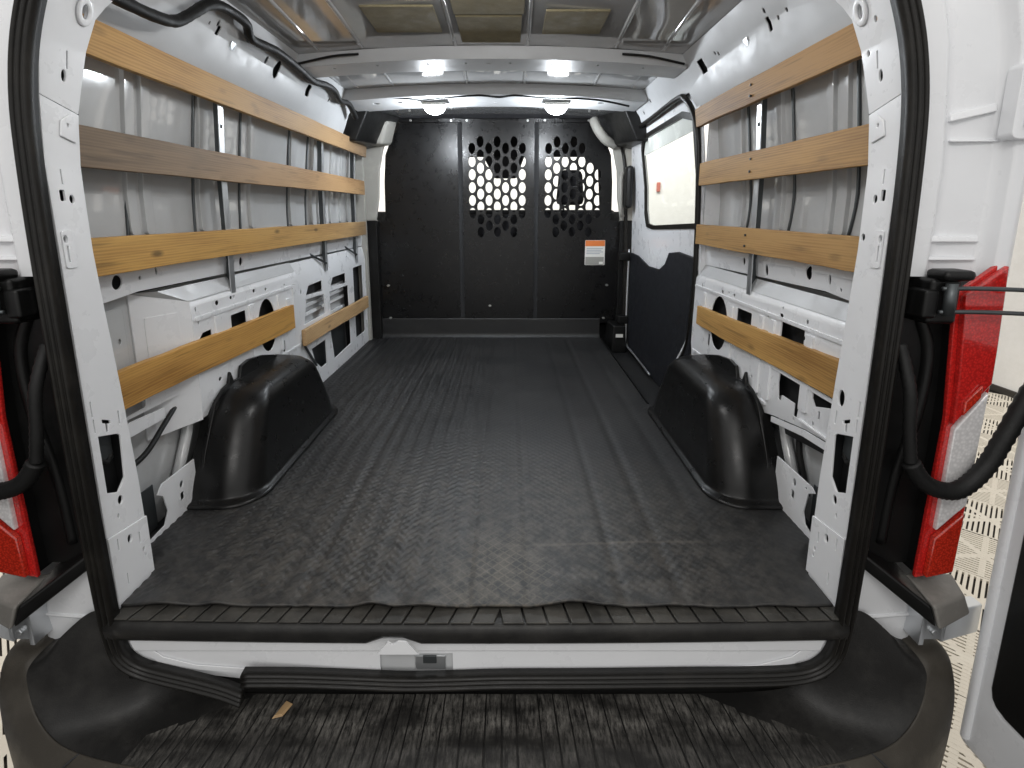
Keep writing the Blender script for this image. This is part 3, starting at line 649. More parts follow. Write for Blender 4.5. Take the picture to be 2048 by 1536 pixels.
    plate('floor_bracket', [(0.285, 0.135), (0.43, 0.135), (0.43, 0.0), (0.20, 0.0), (0.205, 0.012), (0.275, 0.018), (0.295, 0.05), (0.283, 0.10), (0.262, 0.115)] if s < 0 else
          [(0.25, 0.145), (0.43, 0.145), (0.43, 0.0), (0.20, 0.0), (0.205, 0.012), (0.262, 0.03), (0.275, 0.06), (0.262, 0.12), (0.235, 0.135)],
          [ell(0.362, 0.092, 0.008, 0.010), rect(0.352, 0.368, 0.045, 0.068, 0.004)] if s < 0 else [ell(0.33, 0.115, 0.008, 0.011), rect(0.325, 0.34, 0.066, 0.09, 0.004), rect(0.272, 0.28, 0.125, 0.131)], side_fn(s, lambda z: 0.868), 0.004, 'white', w, bevel=0.001)
    plate('bracket_back', rect(0.13, 0.30, 0.0, 0.125), [], side_fn(s, lambda z: 0.905), 0.003, 'steel_dark', w)
    # upper rail with holes
    ue = 1.93 if s < 0 else 2.44
    uf = side_fn(s, lambda z: lin(z, UX))
    uh = [ell(0.635, 1.395, 0.006, 0.009, 8), rect(0.640, 0.656, 1.368, 1.392, 0.003), ell(0.60, 1.385, 0.004, 0.005, 8), ell(0.955, 1.382, 0.010, 0.012, 10), ell(1.045, 1.373, 0.022, 0.030, 16), rect(1.335, 1.375, 1.345, 1.39, 0.008), ell(1.6, 1.38, 0.008, 0.01, 8)]
    if s > 0: uh = [rect(0.548, 0.566, 1.350, 1.385, 0.003), ell(0.553, 1.40, 0.006, 0.007, 8), rect(1.015, 1.065, 1.36, 1.405, 0.004), ell(0.51, 1.368, 0.005, 0.006, 8), ell(0.465, 1.372, 0.005, 0.006, 8), ell(0.89, 1.385, 0.006, 0.007, 8), ell(0.91, 1.392, 0.006, 0.006, 8), rect(0.42, 0.47, 1.415, 1.43, 0.003), ell(1.72, 1.40, 0.01, 0.01, 8), ell(2.1, 1.39, 0.012, 0.012, 8), ell(1.9, 1.375, 0.008, 0.010, 8)]
    ulow = 1.25 if s < 0 else 1.25
    uo = [(0.06, ulow), (ue, ulow), (ue, 1.45), (0.06, 1.45)] if s < 0 else [(0.06, 1.25), (1.19, 1.25), (1.24, 1.335), (ue, 1.345), (ue, 1.45), (0.06, 1.45)]
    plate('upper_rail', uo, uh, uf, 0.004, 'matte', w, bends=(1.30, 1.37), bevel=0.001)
    plate('cavity_back', rect(0.3, ue - 0.01, 1.32, 1.44), [], side_fn(s, lambda z: lin(z, UX) + 0.03), 0.003, 'dark_fill', w, bends=(1.37,))
    return w
WL = wall(-1); WR = wall(1)
box('post_flank', 0.872, 0.945, 1.165, 1.185, -0.04, 1.32, 'white', WR, 0.002)
box('post_flank', -0.95, -0.86, 2.40, 2.44, 0.0, 1.40, 'trim_grey', WL, 0.004)

# front left lower panel: lattice with openings
lat = [(1.27, 0.0), (2.42, 0.0), (2.42, 0.635), (1.27, 0.635)]
lh = [[(1.385, 0.475), (1.60, 0.465), (1.60, 0.518), (1.42, 0.515)], [(1.72, 0.465), (1.98, 0.455), (1.98, 0.512), (1.76, 0.512)], rect(2.13, 2.33, 0.09, 0.525, 0.012),
      [(1.345, 0.345), (1.62, 0.345), (1.62, 0.445), (1.385, 0.455)], [(1.70, 0.30), (2.02, 0.29), (2.02, 0.435), (1.70, 0.445)],
      [(1.41, 0.21), (1.60, 0.21), (1.60, 0.085), (1.52, 0.085), (1.44, 0.14)], [(1.68, 0.245), (2.02, 0.23), (2.02, 0.085), (1.72, 0.075)],
      ell(1.33, 0.50, 0.008, 0.012, 8), ell(1.31, 0.31, 0.006, 0.012, 8), ell(1.66, 0.60, 0.006, 0.006, 8), ell(2.05, 0.60, 0.006, 0.006, 8)]
plate('lattice_panel', lat, lh, side_fn(-1, lambda z: lin(z, [(0.0, 0.878), (0.55, 0.876), (0.60, 0.884), (0.635, 0.892)])), 0.006, 'white', WL, bends=(0.55, 0.60), bevel=0.002)
for zz in (0.30, 0.36, 0.40, 0.44):
    plate('skin_bead', rect(1.30, 2.06, zz, zz + 0.016, 0.004), [], side_fn(-1, lambda z: 0.918), 0.01, 'white', WL, bevel=0.004)
plate('cavity_back', rect(2.08, 2.40, 0.02, 0.60), [], side_fn(-1, lambda z: 0.922), 0.003, 'dark_fill', WL)
plate('cavity_back', rect(1.33, 2.06, 0.462, 0.60), [], side_fn(-1, lambda z: 0.914), 0.003, 'dark_fill', WL)
plate('cavity_back', rect(1.30, 2.06, 0.03, 0.255), [], side_fn(-1, lambda z: 0.926), 0.003, 'steel_dark', WL)
tube('panel_seam', [(-0.872, 1.275, 0.42), (-0.872, 1.275, 0.33), (-0.872, 1.30, 0.27), (-0.872, 1.40, 0.16), (-0.872, 1.44, 0.12)], 0.006, 'steel_dark', WL, 6, 5)

# struts the slats are bolted to
def strut(s, y, z0, z1, wall_, mat='galv', wd=0.030, tilt=0.0):
    xf = lambda z: lin(z, [(0.55, 0.866), (0.72, 0.862), (1.0, 0.858), (1.28, 0.842), (1.37, 0.785)])
    for a0, a1, dx, m_ in ((y - wd / 2, y + wd / 2, 0.0, mat),):
        plate('strut', rect(a0, a1, z0, z1, 0.004), [rect(y - 0.008, y + 0.008, 1.12, 1.132), ell(y, 1.345, 0.006, 0.008, 8)] if z1 > 1.3 else [], side_fn(s, lambda z: xf(z)), 0.003, m_, wall_, bends=(0.72, 1.0, 1.28), bevel=0.001)
    plate('strut_web', rect(-0.0, 0.028, z0, min(z1, 1.25)), [], lambda a, b, t: (s * (xf(b) + 0.003 + a), y + wd / 2 - 0.002 + t, b), 0.003, 'steel_dark', wall_, bends=(0.72, 1.0))
strut(-1, 0.74, 0.565, 1.375, WL); strut(1, 0.70, 0.565, 1.375, WR)
strut(-1, 1.66, 0.56, 1.25, WL, 'galv', 0.022); strut(-1, 2.20, 0.55, 1.25, WL, 'galv', 0.022)
for y in (1.66, 2.20):
    tube('brace_rod', [(-0.905, y - 0.20, 0.68), (-0.866, y - 0.01, 0.60)], 0.006, 'steel_dark', WL, 6, 1)

# wooden slats
def slat(s, x, y0, y1, za, zb, wm, label, nails):
    """za = (bottom, top) at the near end, zb at the far end"""
    th = 0.018; wl = WL if s < 0 else WR; seg = 14; v, f = [], []
    r2 = random.Random(int(za[0] * 1000) + (5 if s > 0 else 0))
    for i in range(seg + 1):
        t = i / seg; y = y0 + (y1 - y0) * t; b0 = za[0] + (zb[0] - za[0]) * t; b1 = za[1] + (zb[1] - za[1]) * t
        j0, j1 = r2.uniform(-.0012, .0012), r2.uniform(-.0012, .0012); lean = 0.10 * (b1 - b0) if za[0] > 1.1 else 0
        bow = 0.004 * math.sin(t * math.pi * 2.1)
        v += [(s * (x + bow), y, b0 + j0), (s * (x - lean + bow), y, b1 + j1), (s * (x - lean + th + bow), y, b1 + j1), (s * (x + th + bow), y, b0 + j0)]
    for i in range(seg):
        for k in range(4): f.append((4 * i + k, 4 * i + (k + 1) % 4, 4 * i + 4 + (k + 1) % 4, 4 * i + 4 + k))
    f += [(0, 1, 2, 3), tuple(4 * seg + k for k in range(4))]
    o = raw('wooden_slat', v, f, wm, wl); bev(o, 0.002, 2)
    tag(o, label)
    for y in nails:
        t = (y - y0) / (y1 - y0)
        for q in (0.28, 0.72):
            zc = (za[0] + (zb[0] - za[0]) * t) * (1 - q) + (za[1] + (zb[1] - za[1]) * t) * q
            plate('bolt_head', ell(y, zc, 0.0038, 0.0038, 8), [], side_fn(s, lambda z: x - (0.008 if za[0] > 1.1 else 0.0) - 0.006 + (0.003 if za[0] > 1.1 else 0)), 0.012, 'steel_dark', wl)
slat(-1, 0.824, 0.125, 2.37, (1.187, 1.263), (1.192, 1.268), wood('wood_gold_long', GOLD[0], (0.56, 0.320, 0.100), 0.3, (2.5, 0.8, (0.30, 0.205, 0.125))), 'golden topmost slat', ())
slat(-1, 0.838, 0.125, 2.35, (0.952, 1.040), (0.964, 1.050), wood('wood_weathered', (0.22, 0.115, 0.045), (0.44, 0.27, 0.13), 0.3, (0.75, 1.25, (0.225, 0.150, 0.085))), 'grey weathered slat, second from the top', ())
slat(-1, 0.842, 0.125, 2.35, (0.716, 0.800), (0.716, 0.798), wood('wood_knotty', GOLD[0], (0.57, 0.325, 0.085), 0.9, (2.8, 1.0, (0.36, 0.25, 0.145))), 'knotty golden slat, third from the top', ())
slat(-1, 0.845, 0.125, 1.17, (0.395, 0.487), (0.368, 0.470), wood('wood_low_left', (0.30, 0.140, 0.030), (0.57, 0.310, 0.080), 0.4), 'short lowest slat above the arch cover', ())
slat(-1, 0.845, 1.268, 2.33, (0.262, 0.336), (0.246, 0.322), wood('wood_low_front', TAN[0], TAN[1], 0.8), 'short low slat near the partition', ())
slat(1, 0.824, 0.125, 1.20, (1.187, 1.263), (1.192, 1.262), wood('wood_brown_top', BRN[0], BRN[1], 0.2, None), 'brown topmost slat', (0.70,))
slat(1, 0.838, 0.125, 1.16, (0.955, 1.043), (0.962, 1.050), wood('wood_brown_mid', BRN[0], (0.45, 0.255, 0.080), 0.3), 'brown slat, second from the top', (0.70,))
slat(1, 0.842, 0.125, 1.165, (0.724, 0.803), (0.728, 0.808), wood('wood_brown_low', (0.25, 0.12, 0.034), (0.46, 0.270, 0.095), 0.4), 'brown slat, third from the top', (0.70,))
slat(1, 0.845, 0.125, 1.10, (0.417, 0.515), (0.403, 0.478), wood('wood_low_right', (0.28, 0.140, 0.036), (0.54, 0.310, 0.095), 0.5), 'lowest slat, sloping down to the front', ())

# ---- wheel arch covers
def arch_cover(s):
    v, f = [], []; NP = 0; rings = []
    def ring(y0, y1, x_in, r, z, wall_x=0.885):
        pts = [(wall_x, y0)]
        for cx, cy, st in ((x_in + r, y0 + r, 270), (x_in + r, y1 - r, 180)):
            for k in range(9):
                t = R(st - 90 * k / 8); pts.append((cx + r * math.cos(t), cy + r * math.sin(t)))
        pts.append((wall_x, y1)); return [(s * x, y, z) for x, y in pts]
    H = 0.300
    spec = [(0.370, 1.208, 0.668, 0.115, 0.006), (0.370, 1.208, 0.668, 0.115, 0.012), (0.378, 1.202, 0.674, 0.112, 0.016), (0.392, 1.190, 0.684, 0.108, 0.017), (0.398, 1.185, 0.689, 0.106, 0.024)]
    for k in range(1, 17):
        q = k / 16; z = 0.024 + (H - 0.024) * q
        ins = 0.062 * (1 - math.sqrt(max(0, 1 - ((q - 0.74) / 0.26) ** 2))) if q > 0.74 else 0
        spec.append((0.398 + 0.175 * q ** 1.25 + ins * 1.0, 1.185 - 0.125 * q ** 1.4 - ins, 0.689 + 0.035 * q + ins, 0.106 - 0.02 * q, z))
    for a in spec: rings.append(ring(*a))
    m_ = len(rings[0])
    for r_ in rings: v += r_
    for i in range(len(rings) - 1):
        for k in range(m_ - 1): f.append((i * m_ + k, i * m_ + k + 1, (i + 1) * m_ + k + 1, (i + 1) * m_ + k))
    f.append(tuple((len(rings) - 1) * m_ + k for k in range(m_)))
    o = raw('arch_cover', v, f, 'cover', van, True)
    tag(o, 'moulded black plastic wheel arch cover at the ' + ('left' if s < 0 else 'right') + ' wall')
    md = o.modifiers.new('normals', 'WEIGHTED_NORMAL')
    # flange against the wall with its two lugs
    out = [(0.40, 0.02), (0.45, 0.14), (0.53, 0.27), (0.585, 0.298), (0.62, 0.305), (0.635, 0.342), (0.65, 0.305), (0.69, 0.302), (0.705, 0.340), (0.76, 0.348), (0.86, 0.335), (0.95, 0.312), (1.06, 0.27), (1.12, 0.17), (1.18, 0.02)]
    plate('cover_flange', out, [], side_fn(s, lambda z: 0.845), 0.012, 'cover', o, bevel=0.003)
arch_cover(-1); arch_cover(1)

# ---- roof
rf = empty('roof', (0, 1.2, 1.44), van)
v, f = [], []; nx, ny = 48, 40
for i in range(nx + 1):
    for j in range(ny + 1):
        x = -0.78 + 1.56 * i / nx; y = 0.06 + 2.44 * j / ny
        v.append((x, y, 1.448 + 0.030 * (1 - (x / 0.78) ** 2) + 0.0015 * math.sin(x * 19 + y * 7) * math.sin(y * 9)))
for i in range(nx):
    for j in range(ny): a = i * (ny + 1) + j; f.append((a, a + 1, a + ny + 2, a + ny + 1))
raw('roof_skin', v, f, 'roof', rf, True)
def rz(x): return 1.448 + 0.030 * (1 - (x / 0.78) ** 2)
for xx in (-0.125, 0.135, -0.46, 0.45, -0.62, 0.62):
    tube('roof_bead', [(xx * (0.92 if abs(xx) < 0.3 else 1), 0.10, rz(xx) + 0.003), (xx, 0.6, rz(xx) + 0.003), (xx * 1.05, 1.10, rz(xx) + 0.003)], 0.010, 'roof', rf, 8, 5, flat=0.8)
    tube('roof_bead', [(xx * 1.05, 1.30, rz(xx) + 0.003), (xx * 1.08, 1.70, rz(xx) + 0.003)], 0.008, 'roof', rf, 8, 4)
for x0, x1, y0, y1 in ((-0.385, -0.160, 0.71, 0.94), (-0.105, 0.118, 0.40, 0.785), (-0.102, 0.112, 0.80, 1.06), (0.185, 0.385, 0.745, 0.955)):
    box('foam_pad', x0, x1, y0, y1, rz((x0 + x1) / 2) - 0.009, rz((x0 + x1) / 2) - 0.001, 'foam', rf, 0.003)
def bow(name, y0, y1, drop, holes, mat='matte'):
    def zf(a): return rz(a) - drop
    p = plate(name, [(-0.76, y0 + 0.02), (-0.5, y0 + 0.006), (0, y0), (0.5, y0 + 0.006), (0.76, y0 + 0.02), (0.76, y1 + 0.01), (0.5, y1), (-0.5, y1), (-0.76, y1 + 0.01)], holes,
              lambda a, b, t: (a, b, zf(a) + t), 0.004, mat, rf, abends=[k * 0.1 for k in range(-7, 8)], bevel=0.001)
    # turned-up flanges
    for yy in (y0, y1 - 0.002):
        vv, ff = [], []
        for k in range(21):
            a = -0.76 + 1.52 * k / 20; e = (abs(a) / 0.76) ** 2 * 0.018
            vv += [(a, yy + e, zf(a) + 0.002), (a, yy + e + (-0.012 if yy == y0 else 0.012), rz(a) - 0.001)]
        for k in range(20): ff.append((2 * k, 2 * k + 1, 2 * k + 3, 2 * k + 2))
        raw('bow_flange', vv, ff, mat, rf, True)
    return p
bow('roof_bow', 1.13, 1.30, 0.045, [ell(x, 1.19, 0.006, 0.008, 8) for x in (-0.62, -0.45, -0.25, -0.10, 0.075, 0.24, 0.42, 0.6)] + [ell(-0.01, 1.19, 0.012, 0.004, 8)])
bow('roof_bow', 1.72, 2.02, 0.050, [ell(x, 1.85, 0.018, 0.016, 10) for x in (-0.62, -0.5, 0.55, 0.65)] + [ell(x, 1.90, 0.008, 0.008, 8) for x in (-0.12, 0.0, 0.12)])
# black tubes stand in for the dark gap ahead of the bow, wiring across the header
tube('header_wire', [(-0.62, 1.76, 1.425), (-0.45, 1.75, 1.417), (-0.38, 1.80, 1.418), (-0.25, 1.77, 1.424), (-0.08, 1.72, 1.424), (0.02, 1.76, 1.424), (0.10, 1.72, 1.424), (0.25, 1.77, 1.424), (0.5, 1.74, 1.408), (0.68, 1.78, 1.385)], 0.005, 'cable', rf, 6, 6)
for s in (-1, 1):
    tube('bow_gap_line', [(s * 0.74, 1.12, 1.412), (s * 0.60, 1.108, 1.436), (s * 0.50, 1.112, 1.445)], 0.0045, 'cable', rf, 6, 6)
# LED dome lamps: two on the front bow, an added unseen one by the rear header
def dome_lamp(x, y, z, power, col):
    d = empty('dome_lamp', (x, y, z), rf)
    box('lamp_bezel', x - 0.062, x + 0.062, y - 0.045, y + 0.045, z - 0.002, z + 0.012, 'trim_grey', d, 0.004)
    vv, ff = [], []
    for i in range(9):
        for k in range(20):
            p_, q_ = R(90 * i / 8), 2 * math.pi * k / 20
            vv.append((x + 0.056 * math.cos(p_) * math.cos(q_) + 0.0001 * i, y + 0.045 * math.cos(p_) * math.sin(q_), z - 0.0025 - 0.040 * math.sin(p_)))
    for i in range(8):
        for k in range(20): ff.append((i * 20 + k, i * 20 + (k + 1) % 20, (i + 1) * 20 + (k + 1) % 20, (i + 1) * 20 + k))
    raw('lamp_lens', vv, ff, 'led', d, True)
    l = bpy.data.lights.new('dome_light', 'POINT'); l.shadow_soft_size = 0.03; l.energy = power; l.color = col
    lo = bpy.data.objects.new('dome_light', l); C.objects.link(lo); lo.location = (x, y, z - 0.082)
for sx_ in (-1, 1): dome_lamp(sx_ * 0.318, 1.86, 1.40, 8.5, (0.88, 0.94, 1.0))
dome_lamp(0.0, 0.26, 1.445, 5.0, (1.0, 0.98, 0.95))  # added out of view to brighten rear pillars and near floor
# cable loom along the left roof edge
tube('cable_loom', [(-0.735, 0.05, 1.285), (-0.74, 0.183, 1.291), (-0.742, 0.284, 1.297), (-0.745, 0.377, 1.315), (-0.735, 0.44, 1.355), (-0.725, 0.496, 1.394), (-0.722, 0.573, 1.415), (-0.725, 0.70, 1.418), (-0.74, 0.765, 1.392), (-0.735, 0.927, 1.404), (-0.74, 1.117, 1.402), (-0.745, 1.294, 1.392), (-0.735, 1.42, 1.405), (-0.738, 1.547, 1.408), (-0.745, 1.65, 1.385), (-0.74, 1.769, 1.392), (-0.745, 1.90, 1.35)], 0.014, 'cable', van, 10, 8, 0, 0.05)

# ---- partition
pt = empty('partition', (0, 2.5, 0.1), van)
tag(pt, 'black steel partition with perforated window areas')
def pf(dy=0.0): return lambda a, b, t: (a, 2.50 + dy + t, b)
def perf(cx0, n, z_even, rows):
    hs = []
    for c in range(n):
        for r_ in range(rows):
            z = z_even - 0.0825 * r_ + (0.041 if c % 2 else 0.0)
            if z > 1.335 or z < 0.71: continue
            if c == 0 and (z > 1.28 or z < 0.78): continue
            if c == n - 1 and (z > 1.29 or z < 0.78): continue
            hs.append(ell(cx0 + 0.0545 * c, z, 0.0225, 0.0345, 14))
    return hs
ctr = perf(-0.170, 7, 1.262, 8); rgt = perf(0.328, 7, 1.262, 8)
rgt = [h for h in rgt if not (h[0][0] > 0.62 and h[0][1] > 1.15)]
plate('partition_panel', [(-0.262, 0.105), (-0.262, 1.425), (-0.625, 1.425), (-0.69, 1.33), (-0.735, 1.22), (-0.748, 1.05), (-0.752, 0.80), (-0.885, 0.79), (-0.885, 0.105)], [], pf(), 0.003, 'partition', pt, bevel=0.001)
plate('partition_panel', rect(-0.232, 0.236, 0.105, 1.425), ctr, pf(-0.012), 0.003, 'partition', pt, bevel=0.001)
plate('partition_panel', [(0.264, 0.105), (0.885, 0.105), (0.885, 0.79), (0.752, 0.80), (0.75, 1.05), (0.735, 1.22), (0.69, 1.33), (0.63, 1.425), (0.264, 1.425)], rgt, pf(), 0.003, 'partition', pt, bevel=0.001)
for x in (-0.247, 0.25):
    box('panel_channel', x - 0.020, x + 0.020, 2.506, 2.525, 0.105, 1.43, 'dark_fill', pt, 0.002)
box('top_channel', -0.64, 0.645, 2.488, 2.515, 1.420, 1.447, 'partition', pt, 0.004)
for x in (-0.56, -0.30, -0.20, 0.19, 0.30, 0.58):
    plate('bolt_head', ell(x, 1.433, 0.008, 0.008, 10), [], lambda a, b, t: (a, 2.482 + t, b), 0.006, 'bolt', pt, bevel=0.001)
for x, z in ((-0.75, 0.366), (-0.745, 0.142), (0.735, 0.37), (0.72, 0.142), (-0.06, 0.228)):
    plate('bolt_head', ell(x, z, 0.010, 0.007, 10), [], lambda a, b, t: (a, 2.482 + t, b), 0.016, 'bolt', pt, bevel=0.001)
lb = plate('warning_label', rect(0.582, 0.716, 0.505, 0.672, 0.004), [], lambda a, b, t: (a, 2.4975 + t, b), 0.0015, 'paper', pt)
plate('label_header', rect(0.584, 0.714, 0.632, 0.670), [], lambda a, b, t: (a, 2.4965 + t, b), 0.0006, 'orange', lb)
plate('label_footer', rect(0.586, 0.710, 0.507, 0.560), [], lambda a, b, t: (a, 2.4965 + t, b), 0.0006, 'grey_lab', lb)
for k, (zz, w_) in enumerate(((0.613, 0.11), (0.602, 0.10), (0.591, 0.112), (0.580, 0.09))):
    plate('print_line', rect(0.592, 0.592 + w_, zz, zz + 0.005), [], lambda a, b, t: (a, 2.4966 + t, b), 0.0005, 'ink', lb)
plate('label_patch', rect(0.678, 0.705, 0.512, 0.528), [], lambda a, b, t: (a, 2.4958 + t, b), 0.0005, 'paper', lb)
# trim between the side walls and the partition
for s in (-1, 1):
    plate('front_post_trim', [(s * a, b) for a, b in ((0.885, 0.80), (0.80, 0.80), (0.775, 0.95), (0.765, 1.12), (0.735, 1.25), (0.66, 1.43), (0.73, 1.43), (0.80, 1.30), (0.885, 1.26))], [], lambda a, b, t: (a, 2.44 + t, b), 0.03, 'trim_grey', van, bevel=0.008)
    box('post_cover', *sorted((s * 0.80, s * 0.90)), 2.45, 2.50, 0.0, 0.805, 'black', van, 0.006)
    hexa('upper_corner_trim', [(s * 0.86, 2.0, 1.245), (s * 0.78, 2.0, 1.245), (s * 0.72, 2.47, 1.275), (s * 0.88, 2.47, 1.245)],
         [(s * 0.84, 2.0, 1.42), (s * 0.70, 2.0, 1.42), (s * 0.62, 2.47, 1.452), (s * 0.84, 2.47, 1.45)], 'black', van, 0.01)
hexa('belt_guide_cover', [(-0.80, 2.30, 1.262), (-0.705, 2.30, 1.262), (-0.675, 2.45, 1.275), (-0.78, 2.45, 1.26)], [(-0.765, 2.27, 1.37), (-0.655, 2.27, 1.40), (-0.635, 2.45, 1.42), (-0.74, 2.45, 1.41)], 'trim_grey', van, 0.02)
tube('belt_guide_cover', [(0.60, 2.40, 1.42), (0.62, 2.36, 1.36), (0.67, 2.36, 1.30), (0.73, 2.40, 1.275)], 0.03, 'trim_grey', van, 10, 6)
tube('assist_handle', [(0.80, 2.43, 1.10), (0.785, 2.40, 1.07), (0.785, 2.39, 0.97), (0.79, 2.40, 0.87), (0.81, 2.43, 0.83)], 0.014, 'trim_grey', van, 10, 6)

# ---- cab beyond the partition
cab = empty('cab', (0, 3.2, 0.0), van)
box('dashboard', -0.95, 0.95, 3.35, 3.75, -0.1, 0.875, 'fabric', cab, 0.03)
box('cab_floor', -0.95, 0.95, 2.56, 3.9, -0.2, -0.1, 'fabric', cab, 0)
for s in (-1, 1): box('cab_door_panel', *sorted((s * 0.90, s * 0.97)), 2.56, 3.75, -0.1, 0.86, 'fabric', cab, 0.01)
hexa('seat_backrest', [(0.24, 2.78, 0.1), (0.74, 2.78, 0.1), (0.74, 2.92, 0.1), (0.24, 2.92, 0.1)], [(0.30, 2.70, 0.868), (0.68, 2.70, 0.868), (0.68, 2.78, 0.868), (0.30, 2.78, 0.868)], 'fabric', cab, 0.03)
hexa('seat_headrest', [(0.40, 2.70, 0.905), (0.60, 2.70, 0.905), (0.60, 2.78, 0.905), (0.40, 2.78, 0.905)], [(0.415, 2.69, 1.145), (0.585, 2.69, 1.145), (0.575, 2.76, 1.145), (0.425, 2.76, 1.145)], 'fabric', cab, 0.035)
for x in (0.455, 0.545): tube('headrest_post', [(x, 2.73, 0.86), (x, 2.73, 0.92)], 0.008, 'steel_dark', cab, 8, 1)
hexa('seat_backrest', [(-0.30, 2.85, 0.1), (0.22, 2.85, 0.1), (0.22, 2.95, 0.1), (-0.30, 2.95, 0.1)], [(-0.28, 2.80, 0.84), (0.20, 2.80, 0.84), (0.20, 2.88, 0.84), (-0.28, 2.88, 0.84)], 'fabric', cab, 0.03)
hexa('interior_mirror', [(-0.05, 3.5, 1.135), (0.13, 3.5, 1.135), (0.13, 3.53, 1.135), (-0.05, 3.53, 1.135)], [(-0.17, 3.5, 1.36), (0.22, 3.5, 1.36), (0.22, 3.53, 1.36), (-0.17, 3.53, 1.36)], 'fabric', cab, 0.012)
box('headliner', -0.85, 0.85, 2.508, 3.3, 1.44, 1.48, 'fabric', cab, 0)
hexa('sun_visor', [(-0.7, 3.25, 1.285), (0.8, 3.25, 1.285), (0.8, 3.28, 1.285), (-0.7, 3.28, 1.285)], [(-0.7, 3.2, 1.45), (0.8, 3.2, 1.45), (0.8, 3.25, 1.45), (-0.7, 3.25, 1.45)], 'fabric', cab, 0.01)
raw('windscreen', [(-0.85, 3.75, 0.87), (0.85, 3.75, 0.87), (0.72, 3.3, 1.46), (-0.72, 3.3, 1.46)], [(0, 1, 2, 3)], 'glass', cab)
for s in (-1, 1): tube('screen_pillar', [(s * 0.92, 3.75, 0.86), (s * 0.80, 3.3, 1.46)], 0.035, 'fabric', cab, 8, 1)

# ---- sliding door on the right
sd = empty('sliding_door', (0.87, 1.83, 0.0), van)
tag(sd, 'sliding side door with a window above and dark trim below')
dfn = lambda off: (lambda a, b, t: (lin(b, [(0.6, 0.875), (1.0, 0.865), (1.35, 0.825)]) + off + t, a, b))
win = [(1.235, 0.80), (1.90, 0.775), (2.03, 0.785), (2.075, 0.86), (2.11, 1.20), (2.06, 1.268), (1.40, 1.275), (1.255, 1.24)]
plate('door_frame', [(1.19, -0.05), (2.42, -0.05), (2.42, 1.10), (2.36, 1.30), (2.25, 1.345), (1.30, 1.345), (1.20, 1.28)], [win], dfn(0), 0.02, 'white', sd, bends=(0.6, 1.0), bevel=0.006)
plate('window_gasket', [(a + (0.012 if a > 1.6 else -0.012), b + (0.014 if b > 1 else -0.012)) for a, b in win], [[(a + (-0.010 if a > 1.6 else 0.010), b + (-0.010 if b > 1 else 0.010)) for a, b in win]], dfn(-0.006), 0.012, 'seal', sd, bends=(1.0,))
plate('window_pane', [(a, b) for a, b in win], [], dfn(0.012), 0.003, 'glass', sd, bends=(1.0,))
plate('glass_shade_band', [(1.26, 1.195), (2.10, 1.175), (2.06, 1.262), (1.40, 1.27), (1.262, 1.235)], [], dfn(0.006), 0.003, 'frost', sd)
plate('door_card', [(1.19, -0.045), (2.30, -0.045), (2.36, 0.05), (2.36, 0.60), (2.20, 0.595), (1.95, 0.555), (1.72, 0.56), (1.62, 0.60), (1.56, 0.66), (1.42, 0.675), (1.19, 0.665)], [], dfn(-0.018), 0.016, 'navy', sd, bevel=0.006)
tube('door_front_edge', [(0.855, 2.395, 0.62), (0.85, 2.38, 0.35), (0.845, 2.34, 0.05), (0.842, 2.30, 0.0), (0.84, 2.05, -0.005), (0.835, 1.70, -0.012)], 0.006, 'galv', sd, 8, 6)
box('door_latch', 0.80, 0.845, 2.30, 2.41, 0.88, 1.14, 'black', sd, 0.02)
box('door_roller', 0.79, 0.86, 2.36, 2.43, 0.545, 0.60, 'black', sd, 0.008)
box('door_roller', 0.79, 0.86, 2.34, 2.42, 0.13, 0.185, 'black', sd, 0.008)
box('step_well', 0.702, 0.90, 1.22, 2.50, -0.065, -0.050, 'mat', van, 0)
box('step_riser_trim', 0.700, 0.708, 1.225, 2.46, -0.05, 0.006, 'black', van, 0.002)
hexa('step_block', [(0.74, 2.28, -0.05), (0.84, 2.28, -0.05), (0.84, 2.47, -0.05), (0.72, 2.47, -0.05)], [(0.75, 2.29, 0.13), (0.83, 2.29, 0.13), (0.83, 2.47, 0.13), (0.74, 2.47, 0.13)], 'black', van, 0.01)
plate('small_label', rect(0.765, 0.812, 0.055, 0.078), [], lambda a, b, t: (a, 2.277 + t, b), 0.001, 'paper', van)
# door opening seal on the body
def XR(z): return lin(z, [(0.1, 0.862), (0.6, 0.862), (0.9, 0.855), (1.2, 0.835), (1.34, 0.79)])
sp = [(XR(0.10), 1.42, 0.03), (XR(0.16), 1.36, 0.13), (XR(0.26), 1.24, 0.26), (XR(0.40), 1.20, 0.40), (XR(0.60), 1.19, 0.60), (XR(0.8), 1.19, 0.80), (XR(1.0), 1.19, 1.0), (XR(1.15), 1.195, 1.15), (XR(1.25), 1.215, 1.25), (XR(1.31), 1.27, 1.315), (XR(1.33), 1.36, 1.335), (0.80, 1.8, 1.328), (0.795, 2.2, 1.318), (0.79, 2.42, 1.27), (0.82, 2.44, 1.1), (0.84, 2.44, 0.6), (0.845, 2.43, 0.05)]
tube('side_door_seal', sp, 0.012, 'seal', van, 10, 6)
tube('lower_pillar_edge', [(0.858, 1.42, 0.06), (0.860, 1.345, 0.165), (0.862, 1.24, 0.285), (0.865, 1.21, 0.36)], 0.009, 'white', van, 8, 6)
plate('side_pillar_face', [(1.16, 0.02), (1.42, 0.02), (1.34, 0.14), (1.225, 0.27), (1.198, 0.42), (1.198, 1.27), (1.16, 1.27)], [ell(1.178, 0.60, 0.006, 0.016, 8), ell(1.178, 0.235, 0.005, 0.008, 8)], side_fn(1, lambda z: lin(z, [(0.1, 0.868), (0.6, 0.868), (0.9, 0.862), (1.2, 0.842), (1.34, 0.80)])), 0.004, 'white', van, bends=(0.6, 0.9, 1.2))

